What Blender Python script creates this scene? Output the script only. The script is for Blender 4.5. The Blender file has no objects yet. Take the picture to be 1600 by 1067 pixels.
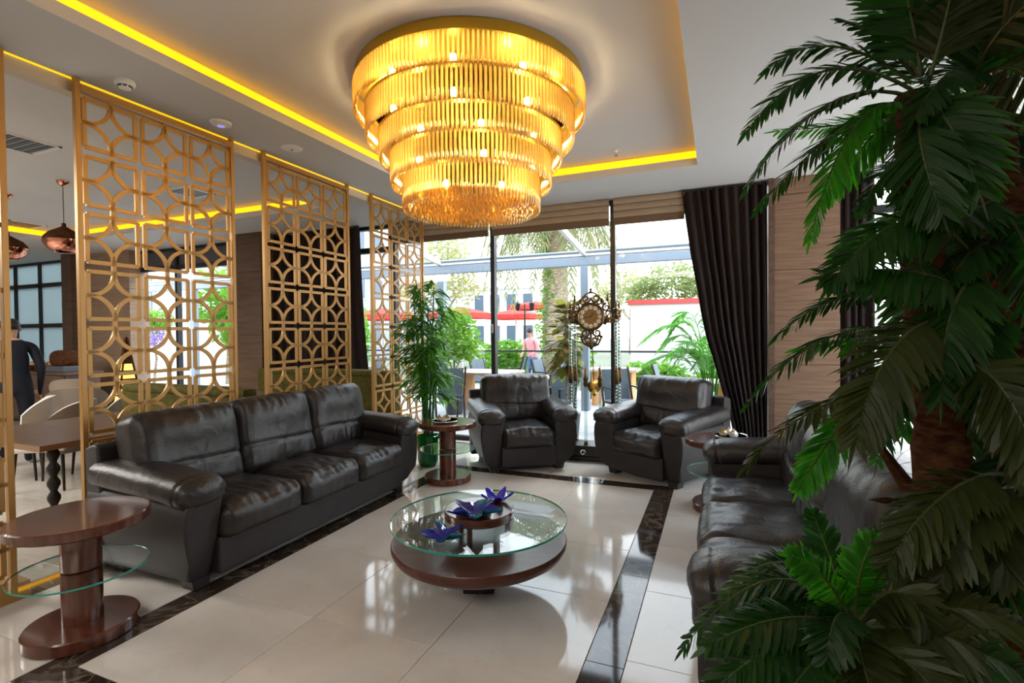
import bpy, bmesh, math, random
from mathutils import Vector, Matrix, noise
R = random.Random(7)
PI = math.pi
sc = bpy.context.scene
C = sc.collection

# ------------------------------------------------------------------ camera
CAM = Vector((0, 0, 1.5)); FOC = 787.72
YAW, PITCH, ROLL = 0.387746, -0.017405, -0.0095374
_f = Vector((-math.sin(YAW), math.cos(YAW), 0)); _r = Vector((math.cos(YAW), math.sin(YAW), 0)); _u = Vector((0, 0, 1))
F2 = _f * math.cos(PITCH) + _u * math.sin(PITCH); U2 = _u * math.cos(PITCH) - _f * math.sin(PITCH)
R3 = _r * math.cos(ROLL) + U2 * math.sin(ROLL); U3 = U2 * math.cos(ROLL) - _r * math.sin(ROLL)
cd = bpy.data.cameras.new('camera'); cam = bpy.data.objects.new('camera', cd); C.objects.link(cam)
m = Matrix((R3, U3, -F2)).transposed().to_4x4(); m.translation = CAM
cam.matrix_world = m
cd.sensor_width = 36; cd.lens = FOC * 36 / 1600; cd.clip_start = 0.05; cd.clip_end = 300
sc.camera = cam

def ray(x, y): return R3 * ((x - 800) / FOC) - U3 * ((y - 533.5) / FOC) + F2
def at(x, y, d): return CAM + ray(x, y) * d
def atY(x, y, Y): r = ray(x, y); return CAM + r * (Y / r.y)
def atZ(x, y, Z): r = ray(x, y); return CAM + r * ((Z - CAM.z) / r.z)

# ------------------------------------------------------------------ exposure, world, lights
vs = sc.view_settings
sc.display_settings.display_device = 'sRGB'
vs.view_transform = 'Standard'; vs.look = 'None'; vs.gamma = 1.0; vs.exposure = 0.3; vs.use_curve_mapping = False
cy = sc.cycles
cy.use_denoising = True; cy.max_bounces = 10; cy.diffuse_bounces = 5; cy.glossy_bounces = 4; cy.transmission_bounces = 6
cy.transparent_max_bounces = 16; cy.caustics_reflective = False; cy.caustics_refractive = False
cy.sample_clamp_indirect = 6.0; cy.use_adaptive_sampling = True; cy.adaptive_threshold = 0.02
w = bpy.data.worlds.new('sky'); sc.world = w; w.use_nodes = True
nt = w.node_tree; nt.nodes.clear()
wo = nt.nodes.new('ShaderNodeOutputWorld'); bg = nt.nodes.new('ShaderNodeBackground')
tc = nt.nodes.new('ShaderNodeTexCoord'); sx = nt.nodes.new('ShaderNodeSeparateXYZ'); cr = nt.nodes.new('ShaderNodeValToRGB')
nt.links.new(tc.outputs['Generated'], sx.inputs[0]); nt.links.new(sx.outputs['Z'], cr.inputs[0])
cr.color_ramp.elements[0].position = 0.0; cr.color_ramp.elements[0].color = (1.0, 0.99, 0.97, 1)
cr.color_ramp.elements[1].position = 0.7; cr.color_ramp.elements[1].color = (0.72, 0.86, 1.0, 1)
nt.links.new(cr.outputs[0], bg.inputs[0]); bg.inputs[1].default_value = 5.0
nt.links.new(bg.outputs[0], wo.inputs[0])

def area(name, loc, rot, sx_, sy_, power, col):
    l = bpy.data.lights.new(name, 'AREA'); l.shape = 'RECTANGLE'; l.size = sx_; l.size_y = sy_; l.energy = power; l.color = col
    o = bpy.data.objects.new(name, l); C.objects.link(o); o.location = loc; o.rotation_euler = rot
    return o
def point(name, loc, power, col, rad=0.03):
    l = bpy.data.lights.new(name, 'POINT'); l.energy = power; l.color = col; l.shadow_soft_size = rad
    o = bpy.data.objects.new(name, l); C.objects.link(o); o.location = loc
    return o
sun = bpy.data.lights.new('sun', 'SUN'); sun.energy = 2.5; sun.angle = 0.35; sun.color = (1, 0.96, 0.9)
so = bpy.data.objects.new('sun', sun); C.objects.link(so); so.rotation_euler = (math.radians(38), 0, math.radians(150))
LIGHTS = dict(room_fill_light=area('room_fill_light', (-1.6, -1.9, 3.05), (0, 0, 0), 3.0, 1.4, 90, (1, 0.95, 0.88)),  # added fill behind the camera to brighten the lounge, no fixture there
              dining_fill_light=area('dining_fill_light', (-8.2, 0.2, 3.05), (0, 0, 0), 4.5, 1.6, 420, (1, 0.95, 0.88)))  # added fill lifting the dining side, not a real ceiling panel

# ------------------------------------------------------------------ materials
def mat(name, col, rough=0.5, metal=0.0, spec=0.5, coat=0.0, trans=0.0, ior=1.45, emit=None, estr=0.0, alpha=1.0):
    m = bpy.data.materials.new(name); m.use_nodes = True
    b = m.node_tree.nodes['Principled BSDF']
    b.inputs['Base Color'].default_value = (*col, 1); b.inputs['Roughness'].default_value = rough
    b.inputs['Metallic'].default_value = metal; b.inputs['Specular IOR Level'].default_value = spec
    b.inputs['Coat Weight'].default_value = coat; b.inputs['Coat Roughness'].default_value = 0.08
    b.inputs['Transmission Weight'].default_value = trans; b.inputs['IOR'].default_value = ior
    if emit: b.inputs['Emission Color'].default_value = (*emit, 1); b.inputs['Emission Strength'].default_value = estr
    return m
def nodes(m): return m.node_tree.nodes, m.node_tree.links, m.node_tree.nodes['Principled BSDF']
def tex_mix(m, c1, c2, kind='noise', scale=8.0, stretch=(1, 1, 1), lo=0.35, hi=0.65, detail=6.0, bump=0.0, coord='Object', dist=0.0, rnd=0.0, bscale=None):
    N, L, b = nodes(m)
    t = N.new('ShaderNodeTexCoord'); mp = N.new('ShaderNodeMapping'); mp.inputs['Scale'].default_value = stretch
    L.new(t.outputs[coord], mp.inputs[0])
    if rnd:
        oi = N.new('ShaderNodeObjectInfo'); vm = N.new('ShaderNodeVectorMath'); vm.operation = 'SCALE'; vm.inputs[0].default_value = (37, 91, 53)
        L.new(oi.outputs['Random'], vm.inputs['Scale']); L.new(vm.outputs[0], mp.inputs['Location'])
    if kind == 'wave':
        x = N.new('ShaderNodeTexWave'); x.inputs['Distortion'].default_value = dist; x.inputs['Detail'].default_value = 3; x.inputs['Detail Scale'].default_value = 1.6
    else:
        x = N.new('ShaderNodeTexNoise'); x.inputs['Detail'].default_value = detail; x.inputs['Distortion'].default_value = dist
    x.inputs['Scale'].default_value = scale
    L.new(mp.outputs[0], x.inputs['Vector'])
    r = N.new('ShaderNodeValToRGB'); r.color_ramp.elements[0].position = lo; r.color_ramp.elements[1].position = hi
    r.color_ramp.elements[0].color = (*c1, 1); r.color_ramp.elements[1].color = (*c2, 1)
    out = x.outputs['Fac']
    L.new(out, r.inputs[0])
    if rnd:
        hv = N.new('ShaderNodeHueSaturation'); mr = N.new('ShaderNodeMapRange'); mr.inputs[3].default_value = 1 - rnd; mr.inputs[4].default_value = 1 + rnd
        L.new(oi.outputs['Random'], mr.inputs[0]); L.new(mr.outputs[0], hv.inputs['Value']); L.new(r.outputs[0], hv.inputs['Color']); L.new(hv.outputs[0], b.inputs['Base Color'])
    else:
        L.new(r.outputs[0], b.inputs['Base Color'])
    if bump:
        bp = N.new('ShaderNodeBump'); bp.inputs['Strength'].default_value = bump; bp.inputs['Distance'].default_value = 0.01
        if bscale:
            y = N.new('ShaderNodeTexNoise'); y.inputs['Scale'].default_value = bscale; y.inputs['Detail'].default_value = 4
            L.new(t.outputs[coord], y.inputs['Vector']); L.new(y.outputs['Fac'], bp.inputs['Height'])
        else: L.new(out, bp.inputs['Height'])
        L.new(bp.outputs[0], b.inputs['Normal'])
    return m
def glassy(name, tint, gloss=0.06, ior=1.5, rough=0.0):
    """clear pane: see-through tint mixed with a fresnel reflection"""
    m = bpy.data.materials.new(name); m.use_nodes = True; N = m.node_tree.nodes; L = m.node_tree.links; N.clear()
    o = N.new('ShaderNodeOutputMaterial'); mx = N.new('ShaderNodeMixShader'); tr = N.new('ShaderNodeBsdfTransparent'); gl = N.new('ShaderNodeBsdfGlossy'); fr = N.new('ShaderNodeFresnel')
    N.remove(fr); lw = N.new('ShaderNodeLayerWeight'); lw.inputs[0].default_value = .5; pw = N.new('ShaderNodeMath'); pw.operation = 'POWER'; pw.inputs[1].default_value = 4.5
    mr = N.new('ShaderNodeMapRange'); mr.inputs[3].default_value = ((ior - 1) / (ior + 1)) ** 2; mr.inputs[4].default_value = .75
    tr.inputs[0].default_value = (*tint, 1); gl.inputs['Roughness'].default_value = rough
    L.new(lw.outputs['Facing'], pw.inputs[0]); L.new(pw.outputs[0], mr.inputs[0]); L.new(mr.outputs[0], mx.inputs[0]); L.new(tr.outputs[0], mx.inputs[1]); L.new(gl.outputs[0], mx.inputs[2]); L.new(mx.outputs[0], o.inputs[0])
    return m
def leafy(name, c1, c2, trans, rough=0.4, tw=0.45, scale=3.0):
    m = bpy.data.materials.new(name); m.use_nodes = True; N = m.node_tree.nodes; L = m.node_tree.links; b = N['Principled BSDF']; o = N['Material Output']
    b.inputs['Roughness'].default_value = rough; b.inputs['Specular IOR Level'].default_value = .3
    t = N.new('ShaderNodeTexCoord'); n = N.new('ShaderNodeTexNoise'); n.inputs['Scale'].default_value = scale; n.inputs['Detail'].default_value = 3
    r = N.new('ShaderNodeValToRGB'); r.color_ramp.elements[0].position = .35; r.color_ramp.elements[1].position = .65
    r.color_ramp.elements[0].color = (*c1, 1); r.color_ramp.elements[1].color = (*c2, 1)
    L.new(t.outputs['Object'], n.inputs['Vector']); L.new(n.outputs['Fac'], r.inputs[0]); L.new(r.outputs[0], b.inputs['Base Color'])
    tl = N.new('ShaderNodeBsdfTranslucent'); tl.inputs[0].default_value = (*trans, 1)
    mx = N.new('ShaderNodeMixShader'); mx.inputs[0].default_value = tw
    L.new(b.outputs[0], mx.inputs[1]); L.new(tl.outputs[0], mx.inputs[2]); L.new(mx.outputs[0], o.inputs[0])
    return m
M = {}
M['leather'] = tex_mix(mat('leather', (0.03, 0.025, 0.024), 0.33, spec=0.6), (0.015, 0.012, 0.012), (0.024, 0.019, 0.019), scale=9, bump=0.25, bscale=160)
M['leather_plain'] = tex_mix(mat('leather_plain', (0.03, 0.026, 0.026), 0.48, spec=0.45), (0.020, 0.0165, 0.017), (0.028, 0.0235, 0.0245), scale=7, bump=0.2, bscale=220)
N_, L_, b_ = nodes(M['leather']); _t = N_.new('ShaderNodeTexCoord'); _n = N_.new('ShaderNodeTexNoise'); _n.inputs['Scale'].default_value = 7; _n.inputs['Detail'].default_value = 2; _n.inputs['Distortion'].default_value = 1.0
_b = N_.new('ShaderNodeBump'); _b.inputs['Strength'].default_value = .35; _b.inputs['Distance'].default_value = .02
L_.new(_t.outputs['Object'], _n.inputs['Vector']); L_.new(_n.outputs['Fac'], _b.inputs['Height']); L_.new(b_.inputs['Normal'].links[0].from_socket, _b.inputs['Normal']); L_.new(_b.outputs[0], b_.inputs['Normal'])
M['foot'] = mat('dark_foot', (0.018, 0.015, 0.014), 0.5)
M['mahogany'] = tex_mix(mat('mahogany', (0.1, 0.03, 0.02), 0.22, coat=0.5), (0.055, 0.014, 0.008), (0.125, 0.038, 0.020), scale=5, stretch=(1, 9, 1), detail=5, lo=.3, hi=.75)
M['drum_wood'] = tex_mix(mat('drum_mahogany', (0.1, 0.03, 0.02), 0.32, coat=0.12), (0.050, 0.012, 0.008), (0.105, 0.032, 0.018), scale=5, stretch=(1, 9, 1), detail=5, lo=.3, hi=.75)
M['mahogany_v'] = tex_mix(mat('mahogany_upright', (0.1, 0.03, 0.02), 0.25, coat=0.4), (0.060, 0.017, 0.010), (0.140, 0.046, 0.026), scale=6, stretch=(5, 5, 0.6), detail=5, lo=.3, hi=.75)
M['oak'] = tex_mix(mat('oak_panel', (0.3, 0.19, 0.11), 0.5), (0.135, 0.078, 0.048), (0.205, 0.125, 0.080), scale=2.4, stretch=(.9, .9, 22), detail=8, dist=.5, rnd=0.06, bump=0.05)
M['oak_dark'] = tex_mix(mat('dark_oak_panel', (0.1, 0.06, 0.04), 0.5), (0.075, 0.043, 0.028), (0.115, 0.068, 0.045), scale=2.2, stretch=(1.2, 1.2, 12), detail=6, rnd=0.05)
M['gold'] = mat('gold_lacquer', (0.40, 0.215, 0.060), 0.4, metal=0.35)
M['brass'] = mat('polished_brass', (0.62, 0.42, 0.12), 0.2, metal=1.0)
M['gilt'] = mat('gilt_ring', (0.50, 0.34, 0.04), 0.32, metal=0.75)
M['bronze'] = tex_mix(mat('aged_bronze', (0.2, 0.13, 0.06), 0.35, metal=0.9), (0.07, 0.043, 0.02), (0.20, 0.13, 0.06), scale=25)
M['silver'] = mat('polished_silver', (0.85, 0.83, 0.8), 0.12, metal=1.0)
M['copper'] = mat('copper_mirror_glass', (0.62, 0.27, 0.19), 0.08, metal=1.0)
M['white_paint'] = mat('ceiling_paint', (0.57, 0.565, 0.565), 0.85, spec=0.2)
M['white_plastic'] = mat('white_plastic', (0.75, 0.75, 0.75), 0.4)
M['blue_lens'] = mat('blue_light', (0.3, 0.3, 0.6), 0.3, emit=(0.35, 0.3, 1.0), estr=0.6)
M['dark_slot'] = mat('dark_slot', (0.03, 0.03, 0.03), 0.6)
M['led'] = mat('amber_led', (0.9, 0.5, 0.05), 0.5, emit=(1.0, 0.47, 0.0), estr=1.4)
M['led_slot'] = mat('amber_led_slot', (0.9, 0.5, 0.05), 0.5, emit=(1.0, 0.60, 0.0), estr=0.9)
M['beam'] = mat('beige_beam', (0.52, 0.44, 0.34), 0.6)
M['dark_metal'] = mat('dark_aluminium', (0.022, 0.023, 0.026), 0.38, metal=0.3)
M['grey_metal'] = mat('grey_aluminium', (0.20, 0.25, 0.31), 0.35, metal=0.4)
M['curtain'] = tex_mix(mat('curtain_fabric', (0.02, 0.014, 0.014), 0.85, spec=0.2), (0.017, 0.011, 0.012), (0.026, 0.018, 0.018), scale=40, stretch=(1, 1, 0.1))
M['blind'] = tex_mix(mat('blind_fabric', (0.3, 0.22, 0.16), 0.8), (0.27, 0.205, 0.155), (0.33, 0.26, 0.20), scale=30, stretch=(.3, 1, 4))
M['blind_bar'] = mat('blind_bar', (0.12, 0.075, 0.052), 0.6)
M['wall'] = mat('wall_paint', (0.42, 0.37, 0.32), 0.8)
M['window_glass'] = glassy('window_glass', (0.95, 0.96, 0.96), ior=1.35)
M['clear_glass'] = glassy('clear_glass', (0.94, 0.975, 0.96), ior=1.55)
M['column_glass'] = glassy('column_glass', (0.80, 0.88, 0.86), ior=1.9)
M['glass_edge'] = mat('green_glass_edge', (0.02, 0.28, 0.22), 0.1, spec=0.8)
M['black_gloss'] = mat('black_gloss', (0.012, 0.009, 0.009), 0.03, spec=0.8)
M['olive'] = tex_mix(mat('olive_velvet', (0.12, 0.1, 0.015), 0.8, spec=0.2), (0.060, 0.052, 0.010), (0.090, 0.078, 0.016), scale=20)
M['cream'] = mat('cream_leather', (0.62, 0.58, 0.52), 0.45)
M['cream_back'] = mat('taupe_back', (0.25, 0.20, 0.16), 0.5)
M['table_wood'] = tex_mix(mat('walnut_table', (0.12, 0.07, 0.045), 0.3), (0.095, 0.058, 0.040), (0.15, 0.095, 0.066), scale=3, stretch=(1, 12, 1))
M['table_edge'] = mat('oak_table_edge', (0.22, 0.11, 0.045), 0.4)
M['pine'] = tex_mix(mat('varnished_pine', (0.5, 0.25, 0.08), 0.45), (0.42, 0.18, 0.05), (0.62, 0.33, 0.12), scale=4, stretch=(6, 6, .6))
M['teak'] = tex_mix(mat('pale_teak', (0.5, 0.36, 0.24), 0.5), (0.40, 0.28, 0.18), (0.56, 0.42, 0.29), scale=4, stretch=(1, 8, 1))
M['sling'] = mat('grey_sling', (0.085, 0.115, 0.145), 0.6)
M['green_glass'] = mat('green_glass_vase', (0.0, 0.16, 0.02), 0.08, spec=0.7)
M['bark'] = tex_mix(mat('palm_bark', (0.13, 0.06, 0.03), 0.9, spec=0.1), (0.035, 0.012, 0.006), (0.10, 0.042, 0.018), scale=14, stretch=(2, 2, 5), bump=0.8)
M['bark_grey'] = tex_mix(mat('grey_bark', (0.3, 0.25, 0.18), 0.9), (0.16, 0.12, 0.08), (0.42, 0.35, 0.25), scale=9, stretch=(1, 1, 3), bump=0.6)
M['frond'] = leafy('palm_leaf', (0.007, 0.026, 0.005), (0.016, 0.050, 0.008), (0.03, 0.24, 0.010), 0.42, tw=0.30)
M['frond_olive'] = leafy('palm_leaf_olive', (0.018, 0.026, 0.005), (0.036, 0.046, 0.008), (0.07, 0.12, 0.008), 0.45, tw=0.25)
M['frond_backlit'] = leafy('palm_leaf_backlit', (0.020, 0.10, 0.007), (0.032, 0.15, 0.010), (0.10, 0.52, 0.02), 0.38, tw=0.55)  # lit copy of the palm leaf, backlight put into its greens
M['rachis'] = mat('palm_stalk', (0.05, 0.065, 0.015), 0.5)
M['bamboo_leaf'] = leafy('bamboo_leaf', (0.028, 0.11, 0.012), (0.06, 0.19, 0.018), (0.18, 0.50, 0.04), 0.4, tw=0.35, scale=6)
M['bamboo'] = tex_mix(mat('bamboo_cane', (0.03, 0.14, 0.04), 0.3), (0.012, 0.085, 0.018), (0.035, 0.17, 0.04), scale=6, stretch=(1, 1, 6))
M['croton'] = leafy('croton_leaf', (0.030, 0.085, 0.012), (0.50, 0.17, 0.02), (0.30, 0.30, 0.03), 0.4, tw=0.40, scale=9)
for _n in M['croton'].node_tree.nodes:
    if _n.type == 'VALTORGB': _n.color_ramp.elements[0].position = .50; _n.color_ramp.elements[1].position = .62
M['outdoor_leaf'] = leafy('garden_leaf', (0.05, 0.16, 0.015), (0.13, 0.30, 0.03), (0.30, 0.60, 0.05), 0.5, tw=0.4, scale=2)
M['olive_leaf'] = leafy('olive_tree_leaf', (0.12, 0.17, 0.06), (0.22, 0.26, 0.10), (0.35, 0.42, 0.15), 0.6, tw=0.4)
M['areca'] = leafy('areca_leaf', (0.03, 0.13, 0.02), (0.07, 0.22, 0.03), (0.16, 0.50, 0.06), 0.4, tw=0.4)
M['dry_frond'] = leafy('date_palm_leaf', (0.12, 0.15, 0.07), (0.26, 0.25, 0.14), (0.35, 0.40, 0.16), 0.5, tw=0.4)
M['pale_leaf'] = leafy('pale_tree_leaf', (0.22, 0.26, 0.12), (0.36, 0.34, 0.16), (0.5, 0.5, 0.2), 0.6, tw=0.4)
M['frost'] = leafy('frosted_pane', (.33, .37, .38), (.35, .39, .40), (.36, .41, .42), .35, tw=.8)
M['oak_grey'] = tex_mix(mat('grey_oak_panel', (0.3, 0.2, 0.14), 0.5), (0.26, 0.175, 0.12), (0.36, 0.25, 0.175), scale=2.4, stretch=(.9, .9, 22), detail=8, dist=.5, rnd=0.06)
M['wisteria'] = leafy('purple_blossom', (0.20, 0.12, 0.36), (0.36, 0.25, 0.55), (0.5, 0.35, 0.7), 0.6, tw=0.4)
M['red_canvas'] = leafy('red_canvas', (0.62, 0.06, 0.05), (0.72, 0.10, 0.08), (0.85, 0.14, 0.10), 0.7, tw=0.4)
M['terrace'] = tex_mix(mat('terrace_stone', (0.5, 0.48, 0.46), 0.5), (0.34, 0.33, 0.32), (0.44, 0.43, 0.42), scale=3, rnd=0.05)
M['ground'] = mat('garden_ground', (0.16, 0.17, 0.12), 0.9)
M['facade'] = mat('white_render', (0.62, 0.62, 0.62), 0.8)
M['facade_grey'] = mat('grey_render', (0.34, 0.38, 0.43), 0.8)
M['facade_glass'] = mat('facade_glass', (0.10, 0.14, 0.19), 0.15)
M['red_trim'] = mat('red_trim', (0.45, 0.05, 0.05), 0.6)
M['suit'] = mat('navy_suit', (0.008, 0.010, 0.018), 0.75, spec=0.25)
M['skin'] = mat('skin', (0.45, 0.25, 0.17), 0.5)
M['hair'] = mat('dark_hair', (0.015, 0.011, 0.009), 0.5)
M['shirt_white'] = mat('white_shirt', (0.7, 0.7, 0.7), 0.7)
M['shirt_pink'] = mat('pink_shirt', (0.62, 0.27, 0.28), 0.7)
M['jeans'] = mat('blue_jeans', (0.10, 0.16, 0.27), 0.8)
M['dial'] = mat('clock_dial', (0.24, 0.14, 0.045), 0.3, metal=0.7)
M['enamel'] = mat('white_enamel', (0.80, 0.78, 0.72), 0.35)
M['black'] = mat('black_paint', (0.01, 0.01, 0.01), 0.35)
M['food'] = tex_mix(mat('baked_goods', (0.4, 0.2, 0.08), 0.6), (0.30, 0.13, 0.05), (0.55, 0.33, 0.14), scale=30)
M['lamp_glow'] = mat('lamp_glow', (0.9, 0.6, 0.2), 0.4, emit=(1.0, 0.58, 0.10), estr=1.6)
M['slate'] = mat('slate_grey', (0.08, 0.09, 0.11), 0.4)

def marble(name, c1, c2, vein, rough, vs_=2.2, vw=0.045, rnd=0.03, vmix=0.5):
    m = tex_mix(mat(name, c1, rough, spec=0.55), c1, c2, scale=1.6, detail=9, dist=0.6, rnd=rnd)
    N, L, b = nodes(m)
    src = b.inputs['Base Color'].links[0].from_socket
    t = N.new('ShaderNodeTexCoord'); oi = N.new('ShaderNodeObjectInfo'); va = N.new('ShaderNodeVectorMath'); va.operation = 'ADD'
    L.new(t.outputs['Object'], va.inputs[0]); L.new(oi.outputs['Location'], va.inputs[1])
    n1 = N.new('ShaderNodeTexNoise'); n1.inputs['Scale'].default_value = vs_; n1.inputs['Detail'].default_value = 8; n1.inputs['Distortion'].default_value = 1.4
    L.new(va.outputs[0], n1.inputs['Vector'])
    r = N.new('ShaderNodeValToRGB'); e = r.color_ramp.elements
    e[0].position = 0.5 - vw; e[0].color = (0, 0, 0, 1); e[1].position = 0.5; e[1].color = (1, 1, 1, 1)
    x = e.new(0.5 + vw); x.color = (0, 0, 0, 1)
    L.new(n1.outputs['Fac'], r.inputs[0])
    n2 = N.new('ShaderNodeTexNoise'); n2.inputs['Scale'].default_value = 1.3; n2.inputs['Detail'].default_value = 2; L.new(va.outputs[0], n2.inputs['Vector'])
    mu = N.new('ShaderNodeMath'); mu.operation = 'MULTIPLY'; L.new(r.outputs[0], mu.inputs[0]); L.new(n2.outputs['Fac'], mu.inputs[1])
    mm = N.new('ShaderNodeMath'); mm.operation = 'MULTIPLY'; mm.inputs[1].default_value = vmix; L.new(mu.outputs[0], mm.inputs[0])
    mx = N.new('ShaderNodeMixRGB'); mx.inputs[2].default_value = (*vein, 1); L.new(mm.outputs[0], mx.inputs[0]); L.new(src, mx.inputs[1]); L.new(mx.outputs[0], b.inputs['Base Color'])
    return m
M['marble'] = marble('cream_marble', (0.57, 0.53, 0.485), (0.66, 0.62, 0.575), (0.45, 0.36, 0.28), 0.07, vmix=0.28, vs_=4.0, vw=.02)
M['marble_dark'] = marble('dark_emperador_marble', (0.022, 0.015, 0.012), (0.052, 0.036, 0.028), (0.26, 0.20, 0.15), 0.06, vs_=3.5, vw=0.03, vmix=0.9)
M['marble_grey'] = marble('grey_marble', (0.36, 0.33, 0.29), (0.46, 0.42, 0.37), (0.25, 0.22, 0.2), 0.12)

def crystal(name, c_mid, c_edge, tint, wt, wg):
    """faceted amber rod: lets the lamps inside glow through, darker towards its edges, keeps sharp highlights"""
    m = bpy.data.materials.new(name); m.use_nodes = True; N = m.node_tree.nodes; L = m.node_tree.links; N.clear()
    o = N.new('ShaderNodeOutputMaterial'); tl = N.new('ShaderNodeBsdfTranslucent'); tr = N.new('ShaderNodeBsdfTransparent'); gl = N.new('ShaderNodeBsdfGlossy')
    lw = N.new('ShaderNodeLayerWeight'); lw.inputs[0].default_value = .5; r = N.new('ShaderNodeValToRGB'); e = r.color_ramp.elements
    e[0].position = .12; e[0].color = (*c_mid, 1); e[1].position = .75; e[1].color = (*c_edge, 1)
    L.new(lw.outputs['Facing'], r.inputs[0]); L.new(r.outputs[0], tl.inputs[0])
    tr.inputs[0].default_value = (*tint, 1); gl.inputs['Roughness'].default_value = 0.08; gl.inputs[0].default_value = (1, 0.86, 0.55, 1)
    a = N.new('ShaderNodeMixShader'); a.inputs[0].default_value = wt; b = N.new('ShaderNodeMixShader'); b.inputs[0].default_value = wg
    L.new(tr.outputs[0], a.inputs[1]); L.new(tl.outputs[0], a.inputs[2]); L.new(a.outputs[0], b.inputs[1]); L.new(gl.outputs[0], b.inputs[2]); L.new(b.outputs[0], o.inputs[0])
    return m
M['amber'] = crystal('amber_crystal', (1.0, 0.79, 0.36), (0.62, 0.27, 0.02), (1.0, 0.86, 0.50), 0.50, 0.22)
M['bulb'] = mat('lamp_bulb', (1, 0.9, 0.7), 0.5, emit=(1.0, 0.80, 0.42), estr=60)
M['frost_crystal'] = mat('cut_glass_white', (0.74, 0.76, 0.78), 0.12, spec=.9)
M['crystal'] = crystal('cut_crystal', (0.9, 0.9, 0.92), (.6, .6, .62), (0.95, 0.95, 0.95), 0.35, 0.5)

def star_glass():
    m = mat('blue_teal_art_glass', (0.01, 0.02, 0.5), 0.06, spec=0.9)
    N, L, b = nodes(m)
    t = N.new('ShaderNodeTexCoord'); n = N.new('ShaderNodeTexNoise'); n.inputs['Scale'].default_value = 5; n.inputs['Detail'].default_value = 2
    L.new(t.outputs['Object'], n.inputs['Vector']); r = N.new('ShaderNodeValToRGB'); e = r.color_ramp.elements
    e[0].position = .38; e[0].color = (0.008, 0.008, 0.28, 1); e[1].position = .60; e[1].color = (0.0, 0.17, 0.19, 1); x = e.new(.5); x.color = (0.006, 0.04, 0.26, 1)
    L.new(n.outputs['Fac'], r.inputs[0]); L.new(r.outputs[0], b.inputs['Base Color'])
    tl = N.new('ShaderNodeBsdfTranslucent'); L.new(r.outputs[0], tl.inputs[0]); mx = N.new('ShaderNodeMixShader'); mx.inputs[0].default_value = .15
    L.new(b.outputs[0], mx.inputs[1]); L.new(tl.outputs[0], mx.inputs[2]); L.new(mx.outputs[0], N['Material Output'].inputs[0])
    return m
M['star'] = star_glass()
M['star_blue'] = mat('cobalt_art_glass', (0.01, 0.015, 0.50), 0.06, spec=0.9)

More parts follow.
